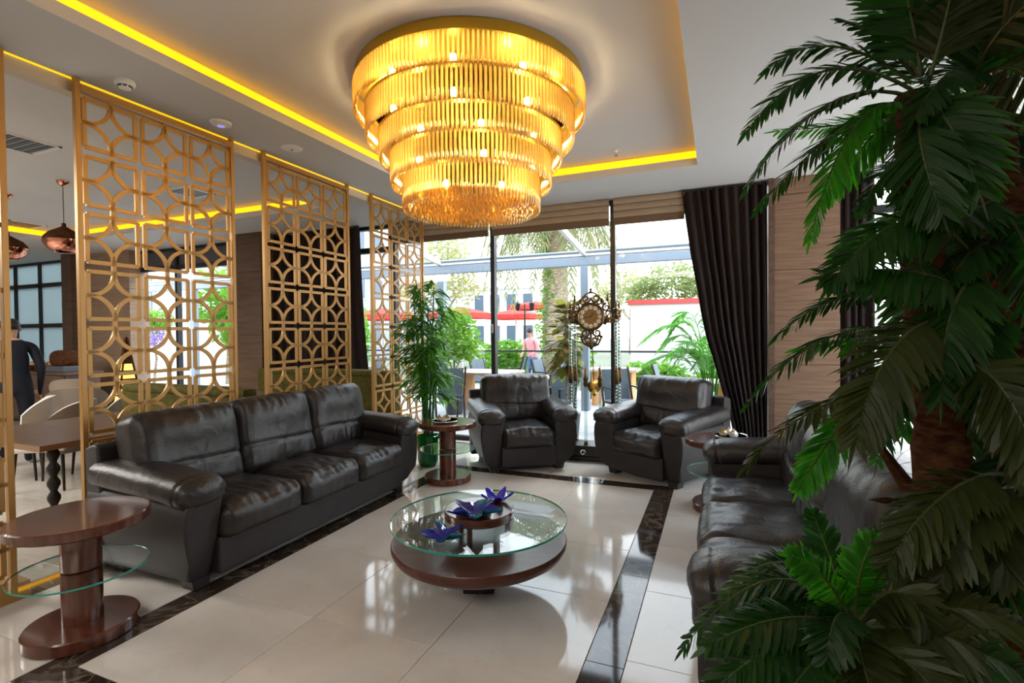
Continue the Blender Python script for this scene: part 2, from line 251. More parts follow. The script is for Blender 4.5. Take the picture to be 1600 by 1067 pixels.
# ------------------------------------------------------------------ mesh builder
class MB:
    def __init__(s): s.v = []; s.f = []; s.m = []
    def add(s, vs, fs, mi=0):
        o = len(s.v); s.v += [tuple(p) for p in vs]; s.f += [tuple(i + o for i in f) for f in fs]; s.m += [mi] * len(fs)
    def box(s, x0, x1, y0, y1, z0, z1, mi=0, T=None):
        vs = [Vector((x, y, z)) for z in (z0, z1) for x, y in ((x0, y0), (x1, y0), (x1, y1), (x0, y1))]
        if T: vs = [T @ p for p in vs]
        s.add(vs, [(3, 2, 1, 0), (4, 5, 6, 7), (0, 1, 5, 4), (1, 2, 6, 5), (2, 3, 7, 6), (3, 0, 4, 7)], mi)
    def bar(s, a, b, wd, th, up=Vector((0, 0, 1)), mi=0):
        a = Vector(a); b = Vector(b); d = (b - a).normalized(); x = d.cross(up)
        if x.length < 1e-4: x = d.cross(Vector((0, 1, 0)))
        x.normalize(); y = x.cross(d)
        vs = [p + x * (sx_ * wd / 2) + y * (sy_ * th / 2) for p in (a, b) for sx_, sy_ in ((-1, -1), (1, -1), (1, 1), (-1, 1))]
        s.add(vs, [(3, 2, 1, 0), (4, 5, 6, 7), (0, 1, 5, 4), (1, 2, 6, 5), (2, 3, 7, 6), (3, 0, 4, 7)], mi)
    def tube(s, pts, rad, n=8, mi=0, cap=True):
        pts = [Vector(p) for p in pts]
        if not isinstance(rad, (list, tuple)): rad = [rad] * len(pts)
        vs = []; ref = None
        for i, p in enumerate(pts):
            d = (pts[min(i + 1, len(pts) - 1)] - pts[max(i - 1, 0)]).normalized()
            if ref is None: ref = d.orthogonal().normalized()
            x = (ref - d * ref.dot(d)).normalized(); ref = x; y = d.cross(x)
            vs += [p + (x * math.cos(2 * PI * k / n) + y * math.sin(2 * PI * k / n)) * rad[i] for k in range(n)]
        fs = [(i * n + k, i * n + (k + 1) % n, (i + 1) * n + (k + 1) % n, (i + 1) * n + k) for i in range(len(pts) - 1) for k in range(n)]
        if cap: fs += [tuple(range(n - 1, -1, -1)), tuple((len(pts) - 1) * n + k for k in range(n))]
        s.add(vs, fs, mi)
    def lathe(s, prof, n=32, c=(0, 0, 0), mi=0, axis=None, wob=None):
        c = Vector(c); vs = []; q = axis.to_track_quat('Z', 'Y') if axis else None
        for r, z in prof:
            for k in range(n):
                a = 2 * PI * k / n; rr = r * (wob(a, z) if wob else 1)
                p = Vector((rr * math.cos(a), rr * math.sin(a), z))
                vs.append(c + (q @ p if q else p))
        fs = [(i * n + k, i * n + (k + 1) % n, (i + 1) * n + (k + 1) % n, (i + 1) * n + k) for i in range(len(prof) - 1) for k in range(n)]
        if prof[0][0] > 1e-6: fs.append(tuple(range(n - 1, -1, -1)))
        if prof[-1][0] > 1e-6: fs.append(tuple((len(prof) - 1) * n + k for k in range(n)))
        s.add(vs, fs, mi)
    def prism(s, poly, fn, mi=0):
        """poly of 2-D points; fn(p, side) gives the 3-D point of side 0 / 1"""
        n = len(poly); vs = [fn(p, 0) for p in poly] + [fn(p, 1) for p in poly]
        s.add(vs, [tuple(range(n - 1, -1, -1)), tuple(range(n, 2 * n))] + [(i, (i + 1) % n, n + (i + 1) % n, n + i) for i in range(n)], mi)
    def pillow(s, size, r, n, fn=None, mi=0):
        """rounded box made of a welded grid, each point passed through fn(p, t)"""
        h = [a / 2 for a in size]; idx = {}; vs = []; fs = []
        def vert(i, j, k):
            key = (i, j, k)
            if key not in idx:
                t = Vector((2 * i / n[0] - 1, 2 * j / n[1] - 1, 2 * k / n[2] - 1)); p = Vector([t[a] * h[a] for a in range(3)])
                inn = Vector([max(-(h[a] - r), min(h[a] - r, p[a])) for a in range(3)]); d = p - inn
                if d.length > 1e-9: p = inn + d.normalized() * r
                if fn: p = fn(p, t)
                idx[key] = len(vs); vs.append(p)
            return idx[key]
        for ax, (a, b) in ((0, (1, 2)), (1, (2, 0)), (2, (0, 1))):
            for side in (0, n[ax]):
                for i in range(n[a]):
                    for j in range(n[b]):
                        q = []
                        for di, dj in ((0, 0), (1, 0), (1, 1), (0, 1)):
                            t = [0, 0, 0]; t[ax] = side; t[a] = i + di; t[b] = j + dj; q.append(vert(*t))
                        fs.append(tuple(q if side else q[::-1]))
        s.add(vs, fs, mi)
    def build(s, name, mats, parent=None, loc=None, smooth=True, sharp=0.6, bevel=0.0, rot=None, recalc=True):
        me = bpy.data.meshes.new(name); me.from_pydata(s.v, [], s.f)
        if not isinstance(mats, (list, tuple)): mats = [mats]
        for x in mats: me.materials.append(x)
        me.polygons.foreach_set('material_index', s.m)
        bm = bmesh.new(); bm.from_mesh(me)
        if recalc: bmesh.ops.recalc_face_normals(bm, faces=bm.faces)
        if smooth:
            for f in bm.faces: f.smooth = True
            for e in bm.edges:
                if len(e.link_faces) != 2 or e.calc_face_angle(0) > sharp: e.smooth = False
        bm.to_mesh(me); bm.free(); me.update()
        return link(name, me, parent, loc, rot, bevel)
def link(name, me, parent=None, loc=None, rot=None, bevel=0.0):
    o = bpy.data.objects.new(name, me); C.objects.link(o)
    if parent: o.parent = parent
    if loc is not None: o.location = loc
    if rot is not None: o.rotation_euler = rot
    if bevel:
        b = o.modifiers.new('edge', 'BEVEL'); b.width = bevel; b.segments = 2; b.limit_method = 'ANGLE'; b.harden_normals = False
    return o
def tag(o, label=None, cat=None, group=None, kind=None):
    if label: o['label'] = label
    if cat: o['category'] = cat
    if group: o['group'] = group
    if kind: o['kind'] = kind
    return o
def thing(name, label, cat, loc=(0, 0, 0), rz=0, group=None):
    o = bpy.data.objects.new(name, None); C.objects.link(o); o.location = loc; o.rotation_euler = (0, 0, rz); o.empty_display_size = 0.1
    return tag(o, label, cat, group)
def dup(root, loc, rz=0, label=None, scale=None):
    r = root.copy(); C.objects.link(r); r.location = loc; r.rotation_euler = (0, 0, rz)
    if scale: r.scale = scale
    if label: r['label'] = label
    for ch in list(root.children):
        c = ch.copy(); C.objects.link(c); c.parent = r
        for g in list(ch.children):
            d = g.copy(); C.objects.link(d); d.parent = c
    return r
def struct(name, mb, mats, parent=None, loc=None, **k):
    o = mb.build(name, mats, parent, loc, **k)
    if not parent: o['kind'] = 'structure'
    return o
def smooth(a, b, x):
    t = max(0, min(1, (x - a) / (b - a))); return t * t * (3 - 2 * t)
# ================================================================== THE ROOM
ZC, ZU, YW = 3.12, 3.30, 6.30
XL, XR, YB = -16.0, 2.6, -3.5
# floor: slab + tiles
fl = MB(); fl.box(XL, XR, YB, YW + 0.06, -0.12, -0.013)
floor = struct('floor', fl, mat('tile_bed', (0.25, 0.22, 0.19), 0.8), smooth=False)
_tm = {}
def tile(x0, x1, y0, y1, mk, name='tile', g=0.0012, par=None):
    par = par or floor
    dx, dy = round(x1 - x0, 4), round(y1 - y0, 4); key = (dx, dy, mk)
    if key not in _tm:
        b = MB(); a, c = dx / 2 - g, dy / 2 - g; e = 0.0015
        vs = [(-a, -c, -.013), (a, -c, -.013), (a, c, -.013), (-a, c, -.013), (-a, -c, -e), (a, -c, -e), (a, c, -e), (-a, c, -e), (-a + e, -c + e, 0), (a - e, -c + e, 0), (a - e, c - e, 0), (-a + e, c - e, 0)]
        fs = [(8, 9, 10, 11)] + [(i, (i + 1) % 4, 4 + (i + 1) % 4, 4 + i) for i in range(4)] + [(4 + i, 4 + (i + 1) % 4, 8 + (i + 1) % 4, 8 + i) for i in range(4)]
        b.add(vs, fs); o = b.build(name, M[mk], par, smooth=False); _tm[key] = o.data
    else:
        o = link(name, _tm[key], par)
    o.location = ((x0 + x1) / 2, (y0 + y1) / 2, 0)
def grid(x0, x1, y0, y1, nx, ny, mk, name='tile', par=None):
    for i in range(nx):
        for j in range(ny):
            tile(x0 + (x1 - x0) * i / nx, x0 + (x1 - x0) * (i + 1) / nx, y0 + (y1 - y0) * j / ny, y0 + (y1 - y0) * (j + 1) / ny, mk, name, par=par)
FX0, FX1, FY0, FY1 = -2.70, -0.565, 1.348, 4.89
SX0, SX1, SY0, SY1 = -2.865, -0.39, 1.18, 5.055
grid(FX0, FX1, FY0, FY1, 3, 5, 'marble')
grid(SX0, FX0, FY0, FY1, 1, 5, 'marble_dark', 'border_tile'); grid(FX1, SX1, FY0, FY1, 1, 4, 'marble_dark', 'border_tile')
grid(SX0, SX1, FY1, SY1, 3, 1, 'marble_dark', 'border_tile'); grid(SX0, SX1, SY0, FY0, 3, 1, 'marble_dark', 'border_tile')
grid(SX1, 2.6, 0.30, 6.30, 4, 9, 'marble'); grid(SX0, SX1, SY1, 6.30, 4, 2, 'marble'); grid(SX0, SX1, -0.3, SY0, 4, 2, 'marble')
grid(-3.70, SX0, -0.3, 6.30, 1, 8, 'marble')
grid(-3.90, -3.70, -0.3, 6.30, 1, 7, 'marble_dark', 'border_tile')
grid(-9.66, -3.90, -0.3, 6.30, 8, 9, 'marble_grey')
b = MB(); b.box(XL, -9.66, YB, YW, -0.013, 0); b.box(-9.66, XR, YB, -0.3, -0.013, 0); b.box(SX1, XR, -0.3, 0.3, -0.013, 0)
b.build('plain_floor', M['marble_grey'], floor, smooth=False)
# ceiling: dropped soffit with two trays, raised panels above, amber light strips in the coves
TR = [(-3.08, -0.18, 1.30, 5.28), (-10.46, -4.67, 0.2, 5.08)]
b = MB(); Y1 = YW + 0.06
def soff(x0, x1, y0, y1): b.box(x0, x1, y0, y1, ZC, ZC + 0.075)
soff(XL, -10.46, YB, Y1); soff(-4.67, -3.08, YB, Y1); soff(-0.18, XR, YB, Y1)
for x0, x1, y0, y1 in TR: soff(x0, x1, YB, y0); soff(x0, x1, y1, Y1)
b.box(XL, XR, YB, Y1, ZU, ZU + 0.06)
ceiling = struct('ceiling', b, M['white_paint'], smooth=False)
for x0, x1, y0, y1 in TR:
    c = 0.085
    b = MB()
    b.box(x0 - c - .02, x0 - c, y0 - c, y1 + c, ZC + .075, ZU); b.box(x1 + c, x1 + c + .02, y0 - c, y1 + c, ZC + .075, ZU)
    b.box(x0 - c, x1 + c, y1 + c, y1 + c + .02, ZC + .075, ZU); b.box(x0 - c, x1 + c, y0 - c - .02, y0 - c, ZC + .075, ZU)
    b.build('cove_wall', M['white_paint'], ceiling, smooth=False)
    c = 0.083
    for q in ((x0 - c, x0 - c + .01, y0 - .1, y1 + .1), (x1 + c - .01, x1 + c, y0 - .1, y1 + .1), (x0 - .1, x1 + .1, y1 + c - .01, y1 + c), (x0 - .1, x1 + .1, y0 - c, y0 - c + .01)):
        b = MB(); b.box(*q, ZC + .085, ZU - .012); b.build('light_strip', M['led'], ceiling, smooth=False)
# beam and light slot over the screens
b = MB(); b.box(-3.84, -3.745, -0.6, YW - .05, 3.035, ZC); struct('trim_1', b, M['beam'], smooth=False)
b = MB(); b.box(-3.744, -3.732, -0.6, YW - .05, 3.1125, ZC - .001); struct('trim_2', b, M['led_slot'], smooth=False)
# walls
b = MB(); b.box(XL - .1, XL, YB, Y1, -.1, ZU); struct('wall_left', b, M['wall'], smooth=False)
b = MB(); b.box(XL, XR, YB - .1, YB, -.1, ZU); struct('wall_back', b, M['wall'], smooth=False)
b = MB(); b.box(XR, XR + .12, YB, 3.2, -.1, ZU); b.box(XR, XR + .12, 3.2, Y1, 2.95, ZU); b.box(XR, XR + .12, 3.2, Y1, -.1, .08)
struct('wall_right', b, M['wall'], smooth=False)
def window(name, xs, z0, z1, transoms=(), upper=None, mw=0.06, md=0.08, y=YW, glass='window_glass'):
    """glazed front: every mullion, rail and pane its own piece"""
    b = MB(); b.box(xs[0] - mw / 2, xs[-1] + mw / 2, y - md / 2, y + md / 2, z1 - .05, z1); b.box(xs[0] - mw / 2, xs[-1] + mw / 2, y - md / 2, y + md / 2, z0, z0 + .06)
    o = struct(name, b, M['dark_metal'], smooth=False)
    for x in xs:
        b = MB(); b.box(x - mw / 2, x + mw / 2, y - md / 2 - .01, y + md / 2, z0, z1); b.build('mullion', M['dark_metal'], o, smooth=False)
    zs = [z0 + .06] + list(transoms) + [z1 - .05]
    for a, c in zip(xs[:-1], xs[1:]):
        for t in transoms:
            b = MB(); b.box(a + mw / 2, c - mw / 2, y - md / 2, y + md / 2, t - .04, t + .04); b.build('transom', M['dark_metal'], o, smooth=False)
        for i in range(len(zs) - 1):
            b = MB(); b.box(a + mw / 2, c - mw / 2, y - .004, y + .004, zs[i], zs[i + 1])
            mk = upper if (upper and i == len(zs) - 2) else glass
            b.build('pane', M[mk], o, smooth=False)
    return o
w1 = window('window_1', [-4.43, -2.83, -1.20, 0.42], 0.0, ZC)
window('window_6', [-6.03, -4.49], 0.0, ZC, transoms=(2.76,))
b = MB(); b.lathe([(.004, 0), (.009, .004), (.009, .016), (.004, .02)], 10, axis=Vector((0, -1, 0)), c=(-2.83, YW - .05, 1.55)); b.bar((-2.83, YW - .065, 1.5), (-2.83, YW - .065, 1.62), .018, .012); b.build('handle', M['white_plastic'], w1)
window('window_2', [1.20, 1.95, 2.58], 0.0, ZC, transoms=(2.74,))
window('window_3', [-10.80, -9.20, -7.60, -7.05], 0.0, ZC, transoms=(2.76,), upper='slate')
window('window_4', [-15.9, -14.55, -13.60, -12.62, -11.98], 0.0, ZC, transoms=(1.75, 2.62), glass='frost', upper='frost')
# side glazing behind the tall palm (seen in slivers between the fronds)
def side_window():
    b = MB(); x = XR + .06
    b.box(x - .03, x + .03, 3.2, Y1, .08, .14); b.box(x - .03, x + .03, 3.2, Y1, 2.9, 2.95)
    o = struct('window_5', b, M['dark_metal'], smooth=False)
    ys = [3.23, 4.75, 6.3]
    for y in ys:
        q = MB(); q.box(x - .035, x + .035, y - .03, y + .03, .08, 2.95); q.build('mullion', M['dark_metal'], o, smooth=False)
    for a, c in zip(ys[:-1], ys[1:]):
        q = MB(); q.box(x - .004, x + .004, a + .03, c - .03, .14, 2.9); q.build('pane', M['window_glass'], o, smooth=False)
side_window()
def column(name, x0, x1, y0, y1, mk, seams):
    b = MB(); b.box(x0 + .012, x1 - .012, y0 + .012, y1 - .012, 0, ZC)
    o = struct(name, b, M['black'], smooth=False)
    zs = [0.0] + list(seams) + [ZC]
    for a, c in zip(zs[:-1], zs[1:]):
        q = MB(); q.box(x0, x1, y0, y1, a + .002, c - .002); q.build('panel', M[mk], o, smooth=False, bevel=.003)
    return o
column('column_1', 0.56, 1.165, 6.08, 6.40, 'oak', (0.35, 1.135, 2.14, 2.94))
column('column_2', -11.62, -10.20, 6.05, 6.40, 'oak_grey', (0.4, 1.4, 2.4))
column('column_3', -7.22, -6.62, 5.84, 6.40, 'oak_dark', (0.5, 1.5, 2.5))
b = MB(); b.box(-11.95, -11.63, 5.85, 6.3, 0, ZC); struct('column_4', b, M['oak_dark'], smooth=False)
# dark trim beside the oak column (curtain track side)
b = MB(); b.box(0.505, 0.558, 6.05, 6.28, 0, ZC); struct('trim_3', b, M['oak_dark'], smooth=False)
# blinds
for i, (x0, x1, lab) in enumerate(((-4.40, -2.86, 'folded beige roman blind over the window bay nearest the gilt screens'), (-2.80, -1.23, 'folded beige roman blind over the middle window bay behind the chandelier'), (-1.17, -0.355, 'folded beige roman blind over the window bay beside the brown curtain'))):
    t = thing('window_blind', lab, 'blind', ((x0 + x1) / 2, YW - .11, 2.80), 0, 'beige blinds over the window')
    h = (x1 - x0) / 2
    q = MB(); q.box(-h, h, -.012, .012, .0, .085); q.build('bottom_bar', M['blind_bar'], t, smooth=False, bevel=.004)
    for k in range(3):
        z = .085 + k * .078
        q = MB(); q.prism([(-.020 - .006 * k, z), (.012, z), (.012, z + .078), (-.020 - .006 * k, z + .072), (-.030 - .006 * k, z + .04)], lambda p, s, h=h: Vector((-h if s == 0 else h, p[0], p[1])))
        q.build('blind_fold', M['blind'], t, smooth=False)
# curtains
def curtain(name, label, left, right, z0, z1, y, n, amp, seed, group=None, narrow=None):
    """hanging cloth: left(z), right(z) give its edges; folds run down it"""
    rr = random.Random(seed); ph = [rr.uniform(-.5, .5) for _ in range(n + 2)]
    nu, nv = n * 10, 26; vs = []; b = MB()
    for j in range(nv + 1):
        z = z1 + (z0 - z1) * j / nv; l, r = left(z), right(z); full = abs(right(z1) - left(z1)); k = min(1.9, (full / max(.1, abs(r - l))) ** .5)
        for i in range(nu + 1):
            u = i / nu; a = u * n * 2 * PI + 0.5 * math.sin(u * 9 + seed) + .12 * math.sin(z * 3 + u * 20)
            s = math.sin(a); s = math.copysign(abs(s) ** .75, s)
            yy = y + amp * k * s * (.75 + .25 * math.sin(u * 13 + seed)) + .015 * math.sin(z * 2.3 + u * 7)
            vs.append((l + (r - l) * u, yy, z))
    W_ = nu + 1
    b.add(vs, [(j * W_ + i, j * W_ + i + 1, (j + 1) * W_ + i + 1, (j + 1) * W_ + i) for j in range(nv) for i in range(nu)])
    t = thing(name, label, 'curtain', ((left(z0) + right(z0)) / 2, y, 0), 0, group); off = t.location
    o = b.build('curtain_cloth', M['curtain'], t, loc=(-off.x, -off.y, 0), sharp=3)
    s_ = o.modifiers.new('cloth', 'SOLIDIFY'); s_.thickness = .006
    q = MB(); q.tube([(left(z1) - off.x, 0, z1 + .012), (right(z1) - off.x, 0, z1 + .012)], .014, 10); q.build('curtain_rail', M['dark_metal'], t)
    return t
def interp(tab, x):
    if x <= tab[0][0]: return tab[0][1]
    for (a, p), (c, q) in zip(tab[:-1], tab[1:]):
        if x <= c: return p + (q - p) * (x - a) / (c - a)
    return tab[-1][1]
eL = []
for x, y in ((1150, 700), (1140, 650), (1124, 596), (1114, 560), (1104, 530), (1095, 488), (1089, 449), (1080, 404), (1072, 350), (1065, 303)):
    p = atY(x, y, 6.12); eL.append((p.z, p.x))
curtain('window_curtain', 'dark brown curtain swept aside against the oak column', lambda z: interp(eL, z), lambda z: .49, .03, 3.09, 6.12, 9, .042, 3, 'dark brown curtains')
curtain('window_curtain', 'dark brown curtain hanging between oak column and bright side window behind palm', lambda z: 1.19, lambda z: 1.47, .03, 3.09, 6.16, 4, .035, 8, 'dark brown curtains')
eR = []
for x, y in ((583, 640), (575, 580), (569, 500), (563, 420), (560, 362)):
    p = atY(x, y, 6.10); eR.append((p.z, p.x))
eR.sort()
curtain('window_curtain', 'dark brown curtain hanging behind the green banquette and the second screen', lambda z: -6.62, lambda z: interp(eR, z), .03, 3.09, 6.10, 10, .05, 5, 'dark brown curtains')
# small ceiling fittings
def detector(loc, label, kind):
    t = thing('smoke_detector' if kind < 2 else 'ceiling_speaker', label, 'smoke detector' if kind == 0 else ('ceiling sensor' if kind == 1 else 'speaker'), loc)
    q = MB()
    if kind == 0:
        q.lathe([(.052, 0), (.056, -.012), (.056, -.026), (.050, -.034), (.040, -.036)], 32); q.build('body', M['white_plastic'], t)
        q = MB(); q.lathe([(.036, -.036), (.034, -.05), (.020, -.056), (.0, -.057)], 24); q.build('sensor_cap', M['white_plastic'], t)
        for k in range(8):
            a = k * PI / 4; q = MB(); q.bar((.037 * math.cos(a), .037 * math.sin(a), -.0385), (.037 * math.cos(a + .5), .037 * math.sin(a + .5), -.0385), .006, .012); q.build('vent_slot', M['dark_slot'], t, smooth=False)
    elif kind == 1:
        q.lathe([(.072, 0), (.078, -.008), (.070, -.022), (.045, -.032), (.0, -.035)], 32); q.build('body', M['white_plastic'], t)
        q = MB(); q.lathe([(.026, -.0335), (.022, -.038), (0, -.039)], 20); q.build('status_light', M['blue_lens'], t)
    else:
        q.lathe([(.085, 0), (.088, -.006), (.078, -.012), (.05, -.016), (0, -.018)], 32); q.build('grille', M['white_plastic'], t)
        q = MB(); q.lathe([(.010, -.017), (.008, -.022), (0, -.023)], 12); q.build('sensor_eye', M['dark_slot'], t)
detector((-3.475, 2.062, ZC), 'white round smoke detector with dark slots nearest the camera on ceiling edge', 0)
detector((-3.483, 2.735, ZC), 'white dome sensor with blue light on ceiling beside the first screen', 1)
detector((-3.415, 3.357, ZC), 'flat white round speaker on ceiling beside the second screen', 2)
t = thing('sprinkler_head', 'small brass sprinkler head in raised ceiling between chandelier and window', 'sprinkler', (-0.93, 5.05, ZU))
q = MB(); q.lathe([(.030, 0), (.030, -.004), (.012, -.008), (.010, -.03)], 16); q.build('escutcheon', M['white_plastic'], t)
q = MB(); q.bar((-.012, 0, -.03), (-.008, 0, -.055), .004, .004); q.bar((.012, 0, -.03), (.008, 0, -.055), .004, .004); q.lathe([(.016, -.055), (.016, -.058)], 12); q.build('deflector', M['copper'], t)
def vent(loc, s, label, kind=0):
    t = thing('ceiling_vent', label, 'vent', loc)
    q = MB()
    for a in ((-s, s, -s, -s + .02), (-s, s, s - .02, s), (-s, -s + .02, -s, s), (s - .02, s, -s, s)): q.box(*a, -.012, 0)
    q.build('vent_frame', M['white_plastic'], t, smooth=False)
    for k in range(6):
        y = -s + .03 + (2 * s - .06) * (k + .5) / 6; q = MB(); q.box(-s + .02, s - .02, y - s * .1, y + s * .1, -.010, -.004); q.build('louvre', M['slate'], t, smooth=False)
vent(atZ(297, 300, ZU), .20, 'square white framed ceiling vent seen through the first screen')
vent(atZ(24, 222, ZU), .24, 'dark louvred ceiling vent high over the dining area by the first screen post')
vent(atZ(32, 350, ZU), .24, 'dark louvred ceiling vent deeper in the dining area above the pendants')
# ================================================================== CHANDELIER
def chandelier():
    cx, cyy = -1.655, 3.311
    t = thing('chandelier', 'large round five-tier chandelier of amber crystal rods on a gilt ring', 'chandelier', (cx, cyy, ZU))
    tiers = [(.813, -.085, -.281), (.735, -.235, -.450), (.645, -.400, -.590), (.571, -.545, -.763), (.488, -.700, -.935)]
    q = MB(); q.lathe([(.60, 0), (.800, 0), (.806, -.006), (.806, -.070), (.795, -.074), (.60, -.074)], 96); q.build('ceiling_ring', M['gilt'], t)
    for i, (r, z1, z0) in enumerate(tiers):
        if i:
            q = MB(); q.lathe([(r - .035, z1), (r + .012, z1), (r + .012, z1 + .014), (r - .035, z1 + .014), (r - .035, z1)], 72); q.build('tier_ring', M['gilt'], t)
    q = MB(); q.lathe([(.0, -.70), (.46, -.70), (.46, -.690), (0, -.690)], 48); q.build('base_plate', M['gilt'], t)
    for k in range(6):
        a = k * PI / 3 + .2; q = MB(); q.tube([(.42 * math.cos(a), .42 * math.sin(a), -.07), (.42 * math.cos(a), .42 * math.sin(a), -.70)], .008, 6); q.build('hanger', M['gilt'], t)
    rods = []; meshes = {}
    vd = Vector((-cx, -cyy))
    for i, (r, z1, z0) in enumerate(tiers):
        h = z1 - z0; n = int(2 * PI * r / .0285); rad = .0112
        q = MB(); q.lathe([(rad * .75, 0), (rad, -.012), (rad, -h + .022), (.0, -h)], 8)
        pr = q.build('crystal_rod', M['amber'], t, sharp=1.0); meshes[i] = pr.data; bpy.data.objects.remove(pr)
        for k in range(n):
            a = 2 * PI * (k + .5 * (i % 2)) / n; d = Vector((math.cos(a), math.sin(a)))
            rods.append((i, a, r, z1, d.dot(vd.normalized()) - .02 * i))
    rods.sort(key=lambda e: -e[4]); rest = MB()
    for j, (i, a, r, z1, _) in enumerate(rods):
        p = (r * math.cos(a), r * math.sin(a), z1)
        if j < 290:
            o = link('crystal_rod', meshes[i], t, p, (0, 0, a + R.uniform(-.3, .3)))
        else:
            T = Matrix.Translation(p) @ Matrix.Rotation(a, 4, 'Z')
            rest.add([T @ v.co for v in meshes[i].vertices], [tuple(pp.vertices) for pp in meshes[i].polygons])
    o = rest.build('crystal_rods', M['amber'], t, sharp=1.0); o['kind'] = 'stuff'
    drops = MB()
    for ring in range(12):
        rr = .03 + ring * .037; n = max(6, int(2 * PI * rr / .036))
        for k in range(n):
            a = 2 * PI * (k + .5 * (ring % 2)) / n; x, y = rr * math.cos(a), rr * math.sin(a); z = -.905 + R.uniform(-.01, .01)
            drops.lathe([(.0, .03), (.013, .012), (.010, -.012), (0, -.03)], 5, c=(x, y, z))
    o = drops.build('crystal_drops', M['amber'], t, smooth=False); o['kind'] = 'stuff'
    q = MB(); q.lathe([(.0, -.868), (.47, -.868), (.47, -.862), (0, -.862)], 48); q.build('drop_plate', M['amber'], t)
    for i, (r, z1, z0) in enumerate(tiers):
        n = (10, 8, 8, 6, 6)[i]
        for k in range(n):
            a = 2 * PI * (k + .37 * i) / n; p = ((r - .12) * math.cos(a), (r - .12) * math.sin(a), (z1 + z0) / 2)
            q = MB(); q.lathe([(0, .034), (.016, .026), (.022, .008), (.018, -.012), (.009, -.03), (0, -.034)], 10, c=p); q.build('bulb', M['bulb'], t)
    for i, (r, z1, z0) in enumerate(tiers):
        n = (7, 5, 5, 4, 4)[i]
        for k in range(n):
            a = 2 * PI * (k + .4 * i + .2) / n
            point('chandelier_lamp', (cx + (r - .19) * math.cos(a), cyy + (r - .19) * math.sin(a), ZU + (z1 + z0) / 2 + .02), CH_POWER, (1.0, .77, .42), .025)
CH_POWER = 7.5
chandelier()

# ================================================================== SOFAS AND ARMCHAIRS
def fold(p, fx, fy, seed): return noise.noise(Vector((p[0] * fx + seed, p[1] * fy, p[2] * 3 + seed * .37)))
def seat_cushion(w, d, h, seed):
    def fn(p, t):
        e = (1 - t.x ** 4) * (1 - t.y ** 4)
        if t.z > -.2: p.z += (.030 * e + .016 * fold(p, 6, 6, seed) + .011 * fold(p, 30, 9, seed) * (.3 + abs(t.y))) * max(0, t.z + .2)
        if t.y > .5: p.y += .022 * (1 - t.z ** 2) * (1 - t.x ** 4) + .005 * fold(p, 34, 5, seed + 3)
        p.x += .007 * (1 - t.y ** 2) * (1 if t.x > 0 else -1) * abs(t.x)
        g = abs(p.y - (d / 2 - .11))                     # stitched line behind the front edge
        if t.z > 0 and g < .016: p.z -= .006 * (1 - g / .016)
        g = abs(t.z + .1)
        if t.y > .8 and g < .14: p.y -= .005 * (1 - g / .14)
        return p
    q = MB(); q.pillow((w, d, h), .062, (34, 30, 12), fn); return q
def back_cushion(w, th, h, seed):
    """x across, y depth (front +), z up"""
    def fn(p, t):
        e = (1 - t.x ** 4) * (1 - t.z ** 4); zs = -.14 * h
        f = max(0, t.y)
        p.y += f * (.040 * e + .030 * math.exp(-((p.z - h * .27) / (.18 * h)) ** 2) * (1 - t.x ** 4))
        p.y += f * (.016 * fold(p, 5, 5, seed) + .014 * noise.noise(Vector((p.x * 26 + seed, p.z * 5, seed))) * (.25 + abs(t.z) ** 2))
        g = abs(p.z - zs - .01 * math.sin(p.x * 5))
        if t.y > 0 and g < .022: p.y -= .014 * (1 - g / .022) * f
        if t.y > 0 and p.z < zs and abs(p.x) < .016: p.y -= .009 * (1 - abs(p.x) / .016) * f
        for sx_ in (-1, 1):
            g = abs(p.x - sx_ * (w * .5 - .075))
            if t.y > 0 and p.z > zs and g < .012: p.y -= .006 * (1 - g / .012) * f
        if t.z > .4: p.z += .016 * (1 - t.x ** 2) * (t.z - .4) + .006 * noise.noise(Vector((p.x * 40 + seed, p.y * 8, 3))) * (t.z - .4)
        p.x *= 1 + .02 * (1 - t.z ** 2)
        return p
    q = MB(); q.pillow((w, th, h), .070, (40, 10, 38), fn); return q
